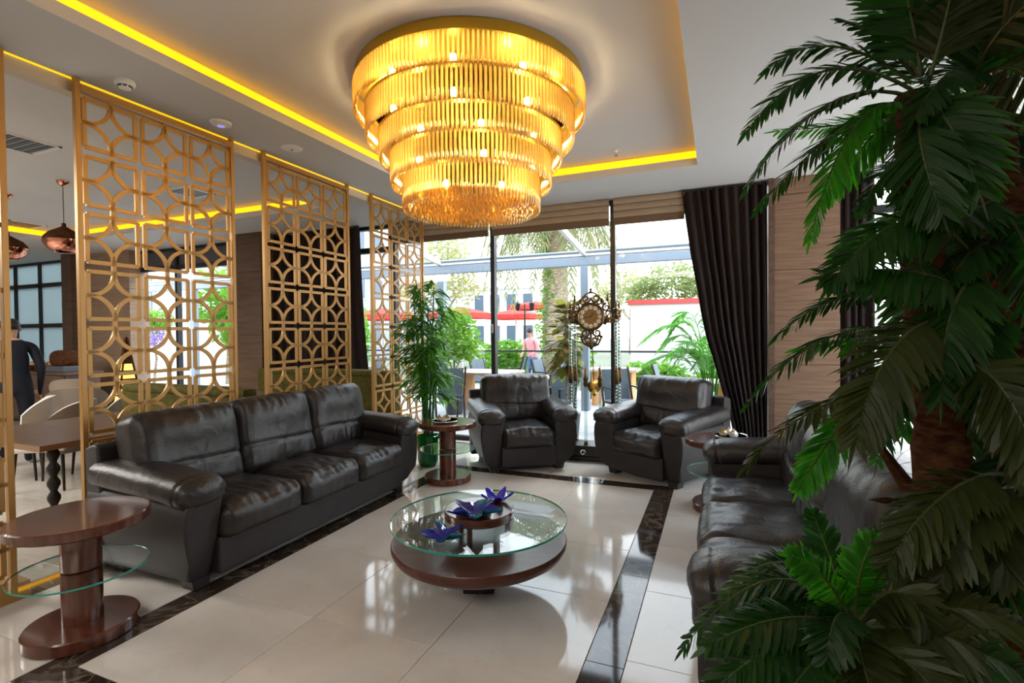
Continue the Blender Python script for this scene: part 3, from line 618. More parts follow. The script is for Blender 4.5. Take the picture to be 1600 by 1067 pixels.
def arm_pillow(seed, sgn, D):
    """padded roll along the arm: runs back to front, then bends down over the front panel"""
    path = [(-D / 2 + .10, .640), (-D * .3, .637), (-D * .1, .628), (D * .1, .618), (D * .25, .609), (D * .34, .600), (D * .42, .592), (D * .48, .582), (D * .51, .574), (D * .535, .566)]
    pts = []
    for i in range(len(path) - 1):
        for k in range(9):
            f = k / 9; a = path[max(i - 1, 0)]; b = path[i]; c = path[i + 1]; d = path[min(i + 2, len(path) - 1)]
            pts.append(tuple(.5 * (2 * b[j] + (c[j] - a[j]) * f + (2 * a[j] - 5 * b[j] + 4 * c[j] - d[j]) * f * f + (3 * b[j] - a[j] - 3 * c[j] + d[j]) * f ** 3) for j in (0, 1)))
    pts.append(path[-1]); n = 28; N = len(pts); vs = []
    for i, (y, z) in enumerate(pts):
        a = pts[max(i - 1, 0)]; c = pts[min(i + 1, N - 1)]; dy, dz = c[0] - a[0], c[1] - a[1]; l = math.hypot(dy, dz); ty, tz = dy / l, dz / l
        s = i / (N - 1); de = math.hypot(pts[-1][0] - y, pts[-1][1] - z); sc_ = min(1, math.sqrt(max(.0, 1 - max(0, 1 - de / .085) ** 2.3)) * .999 + .001, math.sqrt(max(0, 1 - max(0, (.05 - s) / .05) ** 2)) + .25)
        for k in range(n):
            t = 2 * PI * k / n; cx_, sz_ = math.cos(t), math.sin(t)
            px_ = .150 * math.copysign(abs(cx_) ** .75, cx_); pz = (.102 if sz_ > 0 else .080) * math.copysign(abs(sz_) ** .8, sz_)
            pl = 1 + .075 * smooth(.68, .86, s) * math.sin(11 * t + seed) + .035 * noise.noise(Vector((s * 7 + seed, math.cos(t) * 1.5, math.sin(t) * 1.5)))
            px_ *= sc_ * pl; pz *= sc_ * pl * (1 - .12 * smooth(.6, .9, s))
            if abs(s - .68) < .014: pz *= .95; px_ *= .965
            vs.append((px_, y - tz * pz, z + ty * pz))
    q = MB(); fs = [(i * n + k, i * n + (k + 1) % n, (i + 1) * n + (k + 1) % n, (i + 1) * n + k) for i in range(N - 1) for k in range(n)] + [tuple(range(n - 1, -1, -1)), tuple((N - 1) * n + k for k in range(n))]
    q.add(vs, fs); return q
def sofa(nseat, sw, D, name, label, cat, loc, rz, group, seed=1):
    t = thing(name, label, cat, loc, rz, group); aw = .245; L = nseat * sw + 2 * aw
    q = MB(); q.box(-L / 2 + aw - .01, L / 2 - aw + .01, -D / 2 + .16, D / 2 - .035, .065, .285); q.build('base_panel', M['leather_plain'], t, smooth=False, bevel=.012)
    # back frame, leaning slightly
    q = MB(); q.prism([(-D / 2 + .04, .06), (-D / 2 + .17, .06), (-D / 2 + .17, .45), (-D / 2 + .13, .82), (-D / 2 + .09, .835), (-D / 2, .80), (-D / 2 + .015, .3)], lambda p, s: Vector(((-L / 2 + .02) if s == 0 else (L / 2 - .02), p[0], p[1])))
    q.build('back_frame', M['leather_plain'], t, smooth=True, sharp=.5, bevel=.014)
    for sg in (-1, 1):
        x0 = sg * (L / 2 - aw)                    # inner face
        prof = [(0, .062), (.150, .062), (.172, .10), (.195, .15), (.213, .21), (.228, .28), (.238, .35), (.243, .42), (.240, .48), (.228, .53), (.205, .56), (.16, .575), (0, .575)]
        q = MB(); ys = (-D / 2 + .02, D / 2)
        q.prism(prof, lambda p, s: Vector((x0 + sg * p[0], ys[s] + (0 if s == 0 else -.10 * smooth(.22, .06, p[1])), p[1])))
        q.build('arm_panel', M['leather_plain'], t, smooth=True, sharp=.7, bevel=.014)
        a = arm_pillow(seed + sg, sg, D).build('arm_pillow', M['leather'], t, loc=(sg * (L / 2 - aw + .118), 0, 0), sharp=2)
        for y, z in ((D / 2 - .16, 0), (-D / 2 + .13, 0)):
            q = MB(); x = sg * (L / 2 - aw + .075); w1_ = .060
            q.prism([(-w1_ * .85, 0), (w1_ * .7, 0), (w1_, .075), (-w1_, .075)], lambda p, s: Vector((x + sg * p[0], y + (-.055 if s == 0 else .055), p[1])))
            q.build('foot', M['foot'], t, smooth=False, bevel=.006)
    bw = sw + (.10 if nseat > 1 else .23)
    for k in range(nseat):
        x = -L / 2 + aw + sw * (k + .5)
        seat_cushion(sw - .004, D - .20, .205, seed * 7 + k * 3.1).build('seat_cushion', M['leather'], t, loc=(x, .115, .365), sharp=2)
        o = back_cushion(bw, .235, .58, seed * 5 + k * 2.7).build('back_cushion', M['leather'], t, loc=((k - (nseat - 1) / 2) * (bw - .006), -D / 2 + .285, .715), rot=(math.radians(13), 0, 0), sharp=2)
    return t
sofa(3, .620, .94, 'leather_sofa', 'dark brown leather three-seat sofa in front of the gilt screens', 'sofa', (-3.205, 3.05, 0), -PI / 2, 'three-seat leather sofas', 1)
sofa(3, .615, .94, 'leather_sofa', 'dark brown leather three-seat sofa half hidden behind the palm fronds', 'sofa', (0.40, 3.00, 0), PI / 2, 'three-seat leather sofas', 4)
def chair_at(mid, ang, D=.93):
    bk = Vector((-math.sin(ang), math.cos(ang), 0)); return mid + bk * (D / 2)
a1 = math.radians(36); a2 = math.radians(-28.5)
c1 = chair_at(Vector((-1.85, 5.02, 0)), a1); c2 = chair_at(Vector((-.77, 5.066, 0)), a2)
sofa(1, .58, .93, 'leather_armchair', 'dark brown leather armchair next to the bamboo and green vase', 'armchair', c1, a1 + PI, 'leather armchairs', 2)
sofa(1, .58, .93, 'leather_armchair', 'dark brown leather armchair in front of the swept-back curtain', 'armchair', c2, a2 + PI, 'leather armchairs', 3)

# ================================================================== TABLES
def glass_disc(r, th, z, name, parent, n=72):
    q = MB(); e = .0015
    q.lathe([(r - e, z), (r, z + e), (r, z + th - e), (r - e, z + th)], n)
    o = q.build(name, [M['clear_glass'], M['glass_edge']], parent)
    for f in o.data.polygons:
        if abs(f.normal.z) < .9: f.material_index = 1
    return o
def side_table(x, y, label, rz=0):
    t = thing('side_table', label, 'side table', (x, y, 0), rz, 'round mahogany side tables with a glass shelf')
    q = MB(); q.lathe([(.228, 0), (.236, .006), (.236, .058), (.230, .065)], 64); q.build('base', M['mahogany'], t)
    q = MB(); q.lathe([(.084, .0655), (.084, .318), (.0825, .321)], 40); q.build('lower_post', M['mahogany_v'], t)
    q = MB(); q.lathe([(.0825, .332), (.084, .335), (.084, .548)], 40); q.build('upper_post', M['mahogany_v'], t)
    glass_disc(.283, .009, .322, 'glass_shelf', t)
    q = MB(); q.lathe([(.284, .549), (.291, .555), (.291, .594), (.285, .600)], 64); q.build('tabletop', M['mahogany'], t)
    return t
side_table(-3.00, 1.525, 'round mahogany side table with bare top beside near end of sofa')
side_table(-2.56, 4.50, 'round mahogany side table with crystal tray between sofa and armchair')
side_table(0.03, 4.55, 'round mahogany side table with crystal tray half hidden behind the palm-side sofa', 0.4)
def coffee_table():
    t = thing('coffee_table', 'round mahogany coffee table with floating glass top on marble floor', 'coffee table', (-1.307, 2.664, 0), .35)
    q = MB(); q.box(-.09, .09, -.09, .09, 0, .21); q.build('plinth', M['foot'], t, smooth=False, bevel=.004)
    q = MB(); q.lathe([(.30, .205), (.41, .207), (.465, .218), (.498, .240), (.512, .268), (.513, .292), (.508, .300), (.40, .3005)], 96); q.build('drum', M['drum_wood'], t)
    for k in range(3):
        a = k * 2 * PI / 3 + .3; q = MB(); q.lathe([(.016, .3045), (.016, .404)], 16, c=(.17 * math.cos(a), .17 * math.sin(a), 0)); q.build('support_pin', M['mahogany_v'], t)
    glass_disc(.515, .012, .405, 'glass_top', t, 96)
    q = MB(); q.lathe([(.200, .4172), (.204, .421), (.204, .434), (.201, .436), (.201, .440), (.205, .442), (.205, .462), (.200, .466)], 72); q.build('hub', M['mahogany'], t)
    return t
coffee_table()
def star_dish(loc, rz, s, n, label, mk, ph=0, hgt=.06):
    """free-form star bowl in art glass"""
    t = MB(); K, J = 96, 10; vs = []
    for layer in (0, 1):
        for j in range(J + 1):
            f = j / J
            for k in range(K):
                a = 2 * PI * k / K; u_ = ((a + ph) * n / (2 * PI)) % 1; tip = abs(2 * u_ - 1) ** 1.35
                r = s * (.46 + .60 * tip) * f * (1 + .05 * math.sin(3 * a + ph))
                z = hgt * f ** 1.8 * (.55 + .45 * tip) + .012 * math.sin(5 * a + ph) * f * f + .006 * noise.noise(Vector((math.cos(a) * 6 * f, math.sin(a) * 6 * f, ph)))
                vs.append((r * math.cos(a), r * math.sin(a), max(0, z) + (.006 if layer else 0)))
    o = (J + 1) * K
    fs = [(j * K + k, (j + 1) * K + k, (j + 1) * K + (k + 1) % K, j * K + (k + 1) % K) for j in range(J) for k in range(K)]
    fs += [(o + j * K + k, o + j * K + (k + 1) % K, o + (j + 1) * K + (k + 1) % K, o + (j + 1) * K + k) for j in range(J) for k in range(K)]
    fs += [(J * K + k, o + J * K + k, o + J * K + (k + 1) % K, J * K + (k + 1) % K) for k in range(K)]
    t.add(vs, fs); ob = t.build('star_dish', M[mk], None, loc, rot=(0, 0, rz), sharp=1.5)
    return tag(ob, label, 'dish', 'art glass star dishes on the coffee table')
p = atZ(748, 802, .468); star_dish((p.x - .01, p.y - .03, .4665), .5, .165, 5, 'blue and teal glass star dish on the front of the wooden hub', 'star', .3, .055)
p = atZ(766, 787, .468); star_dish((p.x + .02, p.y + .06, .4668), 1.35, .105, 5, 'cobalt blue glass star dish at the back of the wooden hub', 'star_blue', 1.1, .045)
p = atZ(694, 842, .42); star_dish((p.x, p.y, .418), .9, .125, 5, 'teal and blue glass star dish lying on the glass top', 'star', 2.2, .05)
def crystal_tray(x, y, z, label, seed, label2):
    rr = random.Random(seed)
    t = thing('crystal_tray', label, 'tray', (x, y, z), rr.random() * 3, 'crystal trays on the side tables')
    q = MB(); q.lathe([(.0, .001), (.07, .001), (.075, .004), (.125, .012), (.130, .020), (.127, .021), (.120, .015), (.072, .008), (0, .006)], 48); q.build('plate', M['frost_crystal'], t)
    q = MB(); q.lathe([(.126, .020), (.131, .022), (.129, .025), (.124, .022), (.126, .020)], 48); q.build('rim', M['silver'], t)
    for k in range(4):
        a = k * PI / 2 + .3; r = .062 if k else .02; px_, py_ = r * math.cos(a), r * math.sin(a)
        g = thing('sugar_bowl', ('small crystal bowl with brass lid in the middle of the ' if k == 0 else ('small crystal bowl with brass lid near the rim of the ' if k == 2 else 'small crystal bowl with silver lid on the ')) + label2, 'bowl', (x + px_, y + py_, z + .0085), 0, 'lidded bowls on the crystal trays')
        q = MB(); q.lathe([(.014, 0), (.022, .0035), (.034, .0215), (.036, .0355), (.033, .0355), (.030, .0215), (.016, .0075), (0, .0055)], 10); q.build('bowl', M['frost_crystal'], g, smooth=False)
        q = MB(); q.lathe([(.0, .022), (.024, .0255), (.026, .0375), (.016, .0515), (.006, .0575), (.008, .0655), (0, .0715)], 12, wob=lambda a_, z_: 1 + .12 * math.cos(5 * a_)); q.build('bowl_lid', M['silver'] if k % 2 else M['brass'], g)
    return t
crystal_tray(-2.56, 4.46, .6005, 'crystal tray holding lidded bowls on the table by the bamboo', 1, 'tray by the bamboo')
crystal_tray(0.10, 4.60, .6005, 'crystal tray holding lidded bowls on the table behind the palm-side sofa', 2, 'tray behind the palm-side sofa')
# ================================================================== GILT SCREENS
def screens():
    PY, PZ, S = .350, .3635, .303; h = S / 2; wdt = .0125; dep = .007
    u = MB()
    def strip(pts):
        n = len(pts); vs = []
        for i, (y, z) in enumerate(pts):
            a = pts[max(i - 1, 0)]; c = pts[min(i + 1, n - 1)]; dy, dz = c[0] - a[0], c[1] - a[1]; l = math.hypot(dy, dz); ny, nz = -dz / l * wdt, dy / l * wdt
            vs += [(-dep, y - ny, z - nz), (dep, y - ny, z - nz), (dep, y + ny, z + nz), (-dep, y + ny, z + nz)]
        fs = [(i * 4 + k, i * 4 + (k + 1) % 4, i * 4 + 4 + (k + 1) % 4, i * 4 + 4 + k) for i in range(n - 1) for k in range(4)] + [(3, 2, 1, 0), tuple((n - 1) * 4 + k for k in range(4))]
        u.add(vs, fs)
    for a, c in (((-h, -h), (h, -h)), ((h, -h), (h, h)), ((h, h), (-h, h)), ((-h, h), (-h, -h))): strip([a, c])
    for sy, sz in ((1, 1), (1, -1), (-1, 1), (-1, -1)):
        a0 = math.atan2(-sz, -sy)
        strip([(sy * h + h * math.cos(a0 + (i / 10 - .5) * PI / 2), sz * h + h * math.sin(a0 + (i / 10 - .5) * PI / 2)) for i in range(11)])
    for a, c in (((h, 0), (PY / 2, 0)), ((-h, 0), (-PY / 2, 0)), ((0, h), (0, PZ / 2)), ((0, -h), (0, -PZ / 2))): strip([a, c])
    proto = u.build('lattice_unit', M['gold'], None, smooth=False); me = proto.data; bpy.data.objects.remove(proto)
    X = -3.705
    for y0, lab in ((0.455, 'gilt lattice screen nearest the camera, only its post and edge in view'), (1.90, 'gilt lattice screen standing behind the near half of the sofa'), (3.30, 'gilt lattice screen behind the far half of the sofa'), (4.79, 'gilt lattice screen behind the bamboo near the window')):
        t = thing('lattice_screen', lab, 'screen', (X, y0 + .555, 0), 0, 'gilt lattice screens')
        Wd = 1.11
        for s in (-1, 1):
            q = MB(); y = s * (Wd / 2 - .015); q.box(-.017, .017, y - .015, y + .015, .10, ZC - .002); q.build('post', M['gold'], t, smooth=False, bevel=.002)
        q = MB(); q.box(-.02, .02, -Wd / 2 + .03, Wd / 2 - .03, ZC - .075, ZC - .040); q.build('top_rail', M['gold'], t, smooth=False)
        q = MB(); q.box(-.02, .02, -Wd / 2 + .03, Wd / 2 - .03, .100, .128); q.build('bottom_rail', M['gold'], t, smooth=False)
        q = MB(); q.box(-.15, .012, -Wd / 2 - .06, Wd / 2 + .06, .0, .10); q.build('plinth', M['gold'], t, smooth=False, bevel=.003)
        for i in range(3):
            for j in range(8): link('lattice_unit', me, t, (0, (i - 1) * PY, .130 + PZ * (j + .5)))
screens()

# ================================================================== CLOCK
def scroll(q, c, r0, r1, a0, turns, rad, sx_=1, n=26):
    pts = []
    for i in range(n + 1):
        f = i / n; a = a0 + turns * 2 * PI * f; r = r0 + (r1 - r0) * f
        pts.append((c[0] + sx_ * r * math.cos(a), c[1], c[2] + r * math.sin(a)))
    q.tube(pts, [1.5 * rad * (1 - .4 * i / n) for i in range(n + 1)], 6)
def clock():
    p = atY(930, 600, 5.88)
    t = thing('longcase_clock', 'ornate bronze clock with round dial on tall glass columns between the armchairs', 'clock', (p.x, 5.88, 0), .05)
    q = MB(); q.box(-.305, .305, -.17, .17, 0, .05); q.box(-.285, .285, -.15, .15, .05, .15); q.box(-.305, .305, -.17, .17, .15, .18); q.build('base', M['black'], t, smooth=False, bevel=.006)
    q = MB()
    for x in (-.12, .12): scroll(q, (x, -.16, .10), .035, .01, 0, 1.3, .005)
    q.build('base_ornament', M['silver'], t)
    for x in (-.265, .265):
        for y in (-.12, .12):
            q = MB()
            q.lathe([(.034, .18), (.036, .20), (.024, .22), (.027, .25), (.020, .27)], 14, c=(x, y, 0))
            col = q.build('column', M['bronze'], t); q = MB()
            q.lathe([(.020, .90), (.032, .93), (.026, .96), (.035, .99), (.026, 1.02), (.030, 1.05), (.020, 1.08)], 14, c=(x, y, 0))
            q.build('middle_ferrule', M['bronze'], col); q = MB()
            q.lathe([(.020, 1.66), (.030, 1.68), (.024, 1.71), (.036, 1.74), (.036, 1.76), (.012, 1.78), (.016, 1.81), (.006, 1.84), (0, 1.87)], 14, c=(x, y, 0))
            q.build('capital', M['bronze'], col)
            g = MB(); g.lathe([(.024, .27), (.024, .90)], 14, c=(x, y, 0)); g.lathe([(.024, 1.08), (.024, 1.66)], 14, c=(x, y, 0)); g.build('glass_shaft', M['column_glass'], col)
            g = MB()
            for k in range(14): g.lathe([(.010, 1.10 + k * .04), (.0135, 1.112 + k * .04), (.010, 1.124 + k * .04)], 8, c=(x, y, 0))
            for k in range(15): g.lathe([(.010, .29 + k * .04), (.0135, .302 + k * .04), (.010, .314 + k * .04)], 8, c=(x, y, 0))
            g.build('inner_spindle', M['silver'], col)
    for x in (-.095, .075):
        q = MB(); q.lathe([(.03, .18), (.022, .2), (.018, .22)], 12, c=(x, -.10, 0)); col = q.build('short_column', M['bronze'], t); q = MB(); q.lathe([(.018, .86), (.03, .89), (.022, .93), (.032, .96), (.014, 1.0), (.018, 1.04), (.006, 1.08), (0, 1.13)], 12, c=(x, -.10, 0))
        q.build('finial', M['bronze'], col)
        g = MB(); g.lathe([(.019, .22), (.019, .86)], 12, c=(x, -.10, 0)); g.build('glass_shaft', M['column_glass'], col)
    q = MB(); q.box(-.30, .30, -.15, .15, 1.640, 1.662); q.box(-.29, .29, -.10, -.06, 1.60, 1.640); q.build('crossbar', M['bronze'], t, smooth=False, bevel=.004)
    fy, fz = -.17, 1.675; ax = Vector((0, -1, 0))
    q = MB(); q.lathe([(.0, 0), (.155, 0), (.158, .02), (.146, .030), (.138, .022), (0, .02)], 48, c=(-.02, fy + .03, fz), axis=ax); dial = q.build('dial', M['dial'], t)
    q = MB(); q.lathe([(.140, .018), (.150, .042), (.162, .034), (.166, .01), (.158, 0)], 48, c=(-.02, fy + .03, fz), axis=ax); q.build('bezel', M['bronze'], t)
    nums = ['XII', 'I', 'II', 'III', 'IV', 'V', 'VI', 'VII', 'VIII', 'IX', 'X', 'XI']
    for k, s in enumerate(nums):
        a = PI / 2 - k * PI / 6; cx_, cz = -.02 + .108 * math.cos(a), fz + .108 * math.sin(a)
        q = MB(); q.lathe([(.0, 0), (.024, 0), (.024, .004), (.021, .006), (0, .006)], 16, c=(cx_, fy + .010, cz), axis=ax); pl = q.build('numeral_plaque', M['enamel'], dial)
        fc = bpy.data.curves.new('numeral', 'FONT'); fc.body = s; fc.size = .019; fc.align_x = 'CENTER'; fc.align_y = 'CENTER'; fc.extrude = .0006; fc.materials.append(M['black'])
        tmp = bpy.data.objects.new('numeral', fc); C.objects.link(tmp); bpy.context.view_layer.update(); nm = bpy.data.meshes.new_from_object(tmp.evaluated_get(bpy.context.evaluated_depsgraph_get())); bpy.data.objects.remove(tmp)
        fo = bpy.data.objects.new('numeral', nm); C.objects.link(fo); fo.parent = dial; fo.location = (cx_, fy + .0032, cz); fo.rotation_euler = (PI / 2, PI / 2 - a, 0)
    q = MB(); q.bar((-.02, fy + .002, fz), (-.02 - .075, fy + .002, fz - .012), .007, .003, up=Vector((0, 1, 0))); q.bar((-.02, fy, fz), (-.02 + .032, fy, fz + .042), .009, .003, up=Vector((0, 1, 0))); q.lathe([(.008, 0), (.008, .006), (0, .007)], 10, c=(-.02, fy + .006, fz), axis=ax); q.build('hands', M['black'], dial)
    # pierced scrollwork around the dial
    q = MB(); y = fy + .035
    for s in (-1, 1):
        scroll(q, (-.02 + s * .055, y, 1.885), .050, .012, PI * .9, 1.4, .010, s); scroll(q, (-.02 + s * .10, y, 1.845), .045, .012, -PI * .2, 1.3, .009, s)
        q.tube([(-.02 + s * .14, y, 1.82), (-.02 + s * .10, y, 1.90), (-.02 + s * .05, y, 1.945), (-.02, y, 1.955)], .009, 6)
    q.lathe([(.018, 1.945), (.024, 1.96), (.010, 1.975), (.016, 1.99), (.004, 2.01), (0, 2.03)], 12, c=(-.02, y, 0)); q.build('crown_scrollwork', M['bronze'], t)
    for s in (-1, 1):
        q = MB(); x = -.02 + s * .175
        scroll(q, (x, y, 1.78), .045, .01, PI * .5, 1.4, .009, s); scroll(q, (x, y, 1.64), .05, .012, -PI * .5, -1.3, .010, s); scroll(q, (x + s * .02, y, 1.71), .035, .01, 0, 1.2, .008, s)
        q.tube([(x + s * .03, y, 1.60), (x + s * .055, y, 1.70), (x + s * .035, y, 1.80), (x + s * .015, y, 1.86)], [.010, .012, .010, .005], 6)
        q.lathe([(.006, 1.85), (.018, 1.87), (.010, 1.89), (.012, 1.91), (0, 1.94)], 10, c=(x + s * .015, y, 0)); q.build('side_scrollwork', M['bronze'], t)
    q = MB()
    for s in (-1, 1):
        scroll(q, (-.02 + s * .07, y, 1.49), .055, .012, PI * .4, 1.5, .010, s); scroll(q, (-.02 + s * .045, y, 1.40), .045, .01, -PI * .3, -1.4, .010, s); scroll(q, (-.02 + s * .10, y, 1.43), .03, .008, 0, 1.3, .008, s)
        q.tube([(-.02 + s * .12, y, 1.44), (-.02 + s * .08, y, 1.355), (-.02, y, 1.325)], .011, 6)
    q.lathe([(.0, 1.29), (.018, 1.31), (.030, 1.34), (.020, 1.37), (.012, 1.50), (.02, 1.53)], 12, c=(-.02, y, 0)); q.build('lower_scrollwork', M['bronze'], t)
    q = MB(); q.tube([(-.02, -.06, 1.33), (-.005, -.06, .92)], .006, 8); pend = q.build('pendulum', M['bronze'], t)
    q = MB(); q.lathe([(.0, 0), (.05, 0), (.075, .006), (.078, .012), (.05, .018), (.03, .022), (0, .022)], 28, c=(-.003, -.05, .86), axis=ax); q.lathe([(.0, -.09), (.02, -.075), (.035, -.05), (.02, 0)], 12, c=(-.003, -.06, .83)); q.build('bob', M['brass'], pend)
clock()

# ================================================================== PLANTS
def blade(q, base, d, side, L, wd, droop, mi=0, bend=.5, fold_=.0, seg=(.0, .28, .68, 1.0), prof=(.35, 1.0, .72, .06)):
    """one pointed leaf"""
    d = d.normalized(); side = (side - d * side.dot(d)).normalized(); nrm = d.cross(side); vs = []
    for s, w_ in zip(seg, prof):
        c = base + d * (L * s) + Vector((0, 0, -1)) * (droop * L * s * s); o = side * (wd * .5 * w_); up = nrm * (fold_ * wd * w_)
        vs += [c - o + up, c + o + up]
    n = len(seg); q.add(vs, [(2 * i, 2 * i + 1, 2 * i + 3, 2 * i + 2) for i in range(n - 1)], mi)
def bez(a, b, c, t): return a * ((1 - t) ** 2) + b * (2 * t * (1 - t)) + c * (t * t)
def frond(name, parent, a, b, c, L, wd, n, mats, nh=None, droop=.25, rad=.006, base=.12, ang=50, seed=0, shape=1.0, o=Vector((0, 0, 0)), dense=False):
    """a palm leaf: stalk a > b > c with paired leaflets"""
    rr = random.Random(seed); q = MB(); a, b, c = Vector(a) - o, Vector(b) - o, Vector(c) - o
    b = b * 2 - (a + c) / 2                      # b lies on the curve
    pts = [bez(a, b, c, i / 12) for i in range(13)]
    q.tube(pts, [rad * (1 - .85 * i / 12) for i in range(13)], 5, mi=1)
    if dense: n = int(n * 1.5); wd *= .66
    nh = nh or Vector((0, 0, 1))
    for i in range(n):
        s = base + (1 - base) * (i + .5) / n; p = bez(a, b, c, s); T = (bez(a, b, c, min(1, s + .02)) - bez(a, b, c, max(0, s - .02))).normalized()
        N = nh - T * nh.dot(T)
        if N.length < .1: N = T.orthogonal()
        N.normalize(); S = T.cross(N)
        ll = L * (math.sin(PI * min(1, .22 + .72 * s)) ** .7) * shape
        for sg in (-1, 1):
            aa = math.radians(ang - 14 * s + rr.uniform(-7, 7)); d = S * (sg * math.sin(aa)) + T * math.cos(aa) + N * rr.uniform(-.12, .16)
            blade(q, p, d, T + N * (.35 * sg + rr.uniform(-.3, .3)), ll * rr.uniform(.85, 1.1), wd * rr.uniform(.85, 1.15), droop * rr.uniform(.5, 1.4), 0, seg=(0, .3, .75, 1), prof=(.45, 1, .85, .12))
    T = (c - b).normalized(); blade(q, c, T, T.orthogonal(), L * .5, wd, .1)
    return q.build(name, mats, parent, smooth=False, recalc=False)
CAMV = lambda p: (CAM - p).normalized()
def big_palm():
    o = at(1462, 980, 1.28); o.z = 0
    t = thing('palm_tree', 'tall dark green artificial palm with brown hairy trunks in front of sofa', 'palm', o)
    def P(x, y, d): return at(x, y, d)
    q = MB(); q.lathe([(.13, 0), (.15, .02), (.165, .30), (.17, .34), (.155, .34), (.15, .30)], 32, c=(.02, -.02, 0)); q.build('pot', M['slate'], t)
    q = MB(); q.lathe([(.149, .29), (0, .30)], 24, c=(.02, -.02, 0)); q.build('soil', M['bark'], t)
    def trunk(pts, rads, seed):
        q = MB(); rr = random.Random(seed); pp = []; rd = []
        for i in range(len(pts) - 1):
            for k in range(9):
                f = k / 9; pp.append(pts[i].lerp(pts[i + 1], f) - o); rd.append((rads[i] + (rads[i + 1] - rads[i]) * f) * (1 + .10 * (k % 3 == 0) + rr.uniform(-.05, .05)))
        pp.append(pts[-1] - o); rd.append(rads[-1]); q.tube(pp, rd, 14)
        tr = q.build('trunk', M['bark'], t, sharp=2)
        h = MB()
        for k in range(150):                      # loose fibres of the trunk
            i = rr.randrange(2, len(pp) - 1); a = rr.uniform(0, 2 * PI); p = pp[i] + Vector((math.cos(a), math.sin(a), 0)) * rd[i]; d = Vector((math.cos(a) * .7, math.sin(a) * .7, rr.uniform(-.8, .9))).normalized()
            h.tube([p, p + d * .03, p + d * .06 + Vector((0, 0, -.02))], [.0009, .0007, .0004], 3, cap=False)
        h.build('trunk_fibres', M['bark'], tr, smooth=False)['kind'] = 'stuff'
    b0 = Vector((o.x, o.y, .30))
    trunk([b0, P(1460, 960, 1.28), P(1470, 700, 1.30), P(1440, 400, 1.32), P(1425, 150, 1.36)], [.062, .060, .056, .046, .04], 1)
    trunk([b0 + Vector((.10, -.03, 0)), P(1590, 900, 1.30), P(1610, 600, 1.34), P(1560, 300, 1.38), P(1540, 120, 1.42)], [.06, .056, .054, .05, .044], 2)
    q = MB(); q.tube([P(1480, 840, 1.31) - o, P(1425, 770, 1.36) - o, P(1370, 690, 1.42) - o], [.012, .022, .008], 8); q.build('leaf_stub', M['bark'], t)
    q = MB()
    for dx, L_ in ((0, .1), (8, .06), (-9, .05)): blade(q, P(1440 + dx, 790, 1.25) - o, P(1362, 770, 1.22) - P(1440, 790, 1.25), Vector((0, 0, 1)), .16 - L_ * .3, .022, .1)
    q.build('dry_leaf', M['bark'], t, smooth=False)
    D, O, B = M['frond'], M['frond_olive'], M['frond_backlit']; k = [0]
    def F(x0, y0, d0, x1, y1, d1, x2, y2, d2, L, w_, n, mk=D, nx=(0, 0, 1), fc=.45, droop=.25, base=.15, ang=50):
        k[0] += 1; a, b, c = P(x0, y0, d0), P(x1, y1, d1), P(x2, y2, d2)
        nh = Vector(nx) * (1 - fc) + CAMV(b) * fc
        frond('frond', t, a, b, c, L, w_, n, [mk, M['rachis']], nh, droop, .0055, base, ang, k[0], o=o, dense=True)
    # top crown
    F(1425, 130, 1.36, 1300, 72, 1.38, 1197, 112, 1.42, .085, .020, 26)
    F(1425, 140, 1.34, 1285, 112, 1.34, 1166, 205, 1.36, .085, .020, 30)
    F(1420, 150, 1.32, 1290, 165, 1.30, 1168, 292, 1.32, .080, .019, 30, fc=.2)
    F(1425, 155, 1.34, 1310, 205, 1.36, 1188, 322, 1.38, .085, .020, 30, fc=.3)
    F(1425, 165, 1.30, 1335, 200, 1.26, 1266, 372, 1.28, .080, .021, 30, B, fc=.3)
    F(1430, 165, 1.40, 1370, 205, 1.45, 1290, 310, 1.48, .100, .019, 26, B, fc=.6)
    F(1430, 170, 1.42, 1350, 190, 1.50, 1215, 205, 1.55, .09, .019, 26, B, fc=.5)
    F(1430, 120, 1.36, 1370, 60, 1.36, 1312, 32, 1.36, .06, .020, 18)
    F(1440, 120, 1.30, 1425, 30, 1.26, 1400, -70, 1.20, .13, .020, 26, fc=.7, ang=58)
    F(1450, 130, 1.28, 1480, 20, 1.22, 1500, -90, 1.15, .13, .021, 26, O, fc=.7)
    F(1440, 130, 1.38, 1400, 50, 1.46, 1340, -40, 1.5, .12, .020, 24)
    F(1520, 120, 1.34, 1580, 30, 1.2, 1660, -20, 1.1, .12, .022, 24, O, fc=.6)
    F(1530, 130, 1.36, 1590, 110, 1.2, 1650, 190, 1.1, .12, .022, 22, O, fc=.6)
    F(1520, 140, 1.36, 1540, 60, 1.3, 1590, -60, 1.2, .13, .021, 24, fc=.6)
    F(1440, 160, 1.30, 1480, 190, 1.18, 1530, 300, 1.12, .13, .018, 34, fc=.75)
    F(1440, 170, 1.28, 1440, 230, 1.18, 1470, 330, 1.14, .12, .018, 30, fc=.75)
    F(1535, 130, 1.38, 1490, 110, 1.28, 1430, 180, 1.2, .11, .019, 28, fc=.6)
    F(1540, 140, 1.40, 1570, 200, 1.42, 1600, 330, 1.45, .12, .019, 26, fc=.4)
    F(1540, 130, 1.44, 1500, 60, 1.6, 1460, 20, 1.7, .12, .02, 22)
    # middle crowns
    F(1440, 330, 1.32, 1375, 345, 1.26, 1303, 398, 1.24, .075, .020, 20, B, fc=.3)
    F(1450, 300, 1.34, 1400, 262, 1.30, 1345, 330, 1.28, .07, .019, 22)
    F(1520, 400, 1.30, 1420, 345, 1.20, 1300, 440, 1.14, .12, .020, 34, fc=.7)
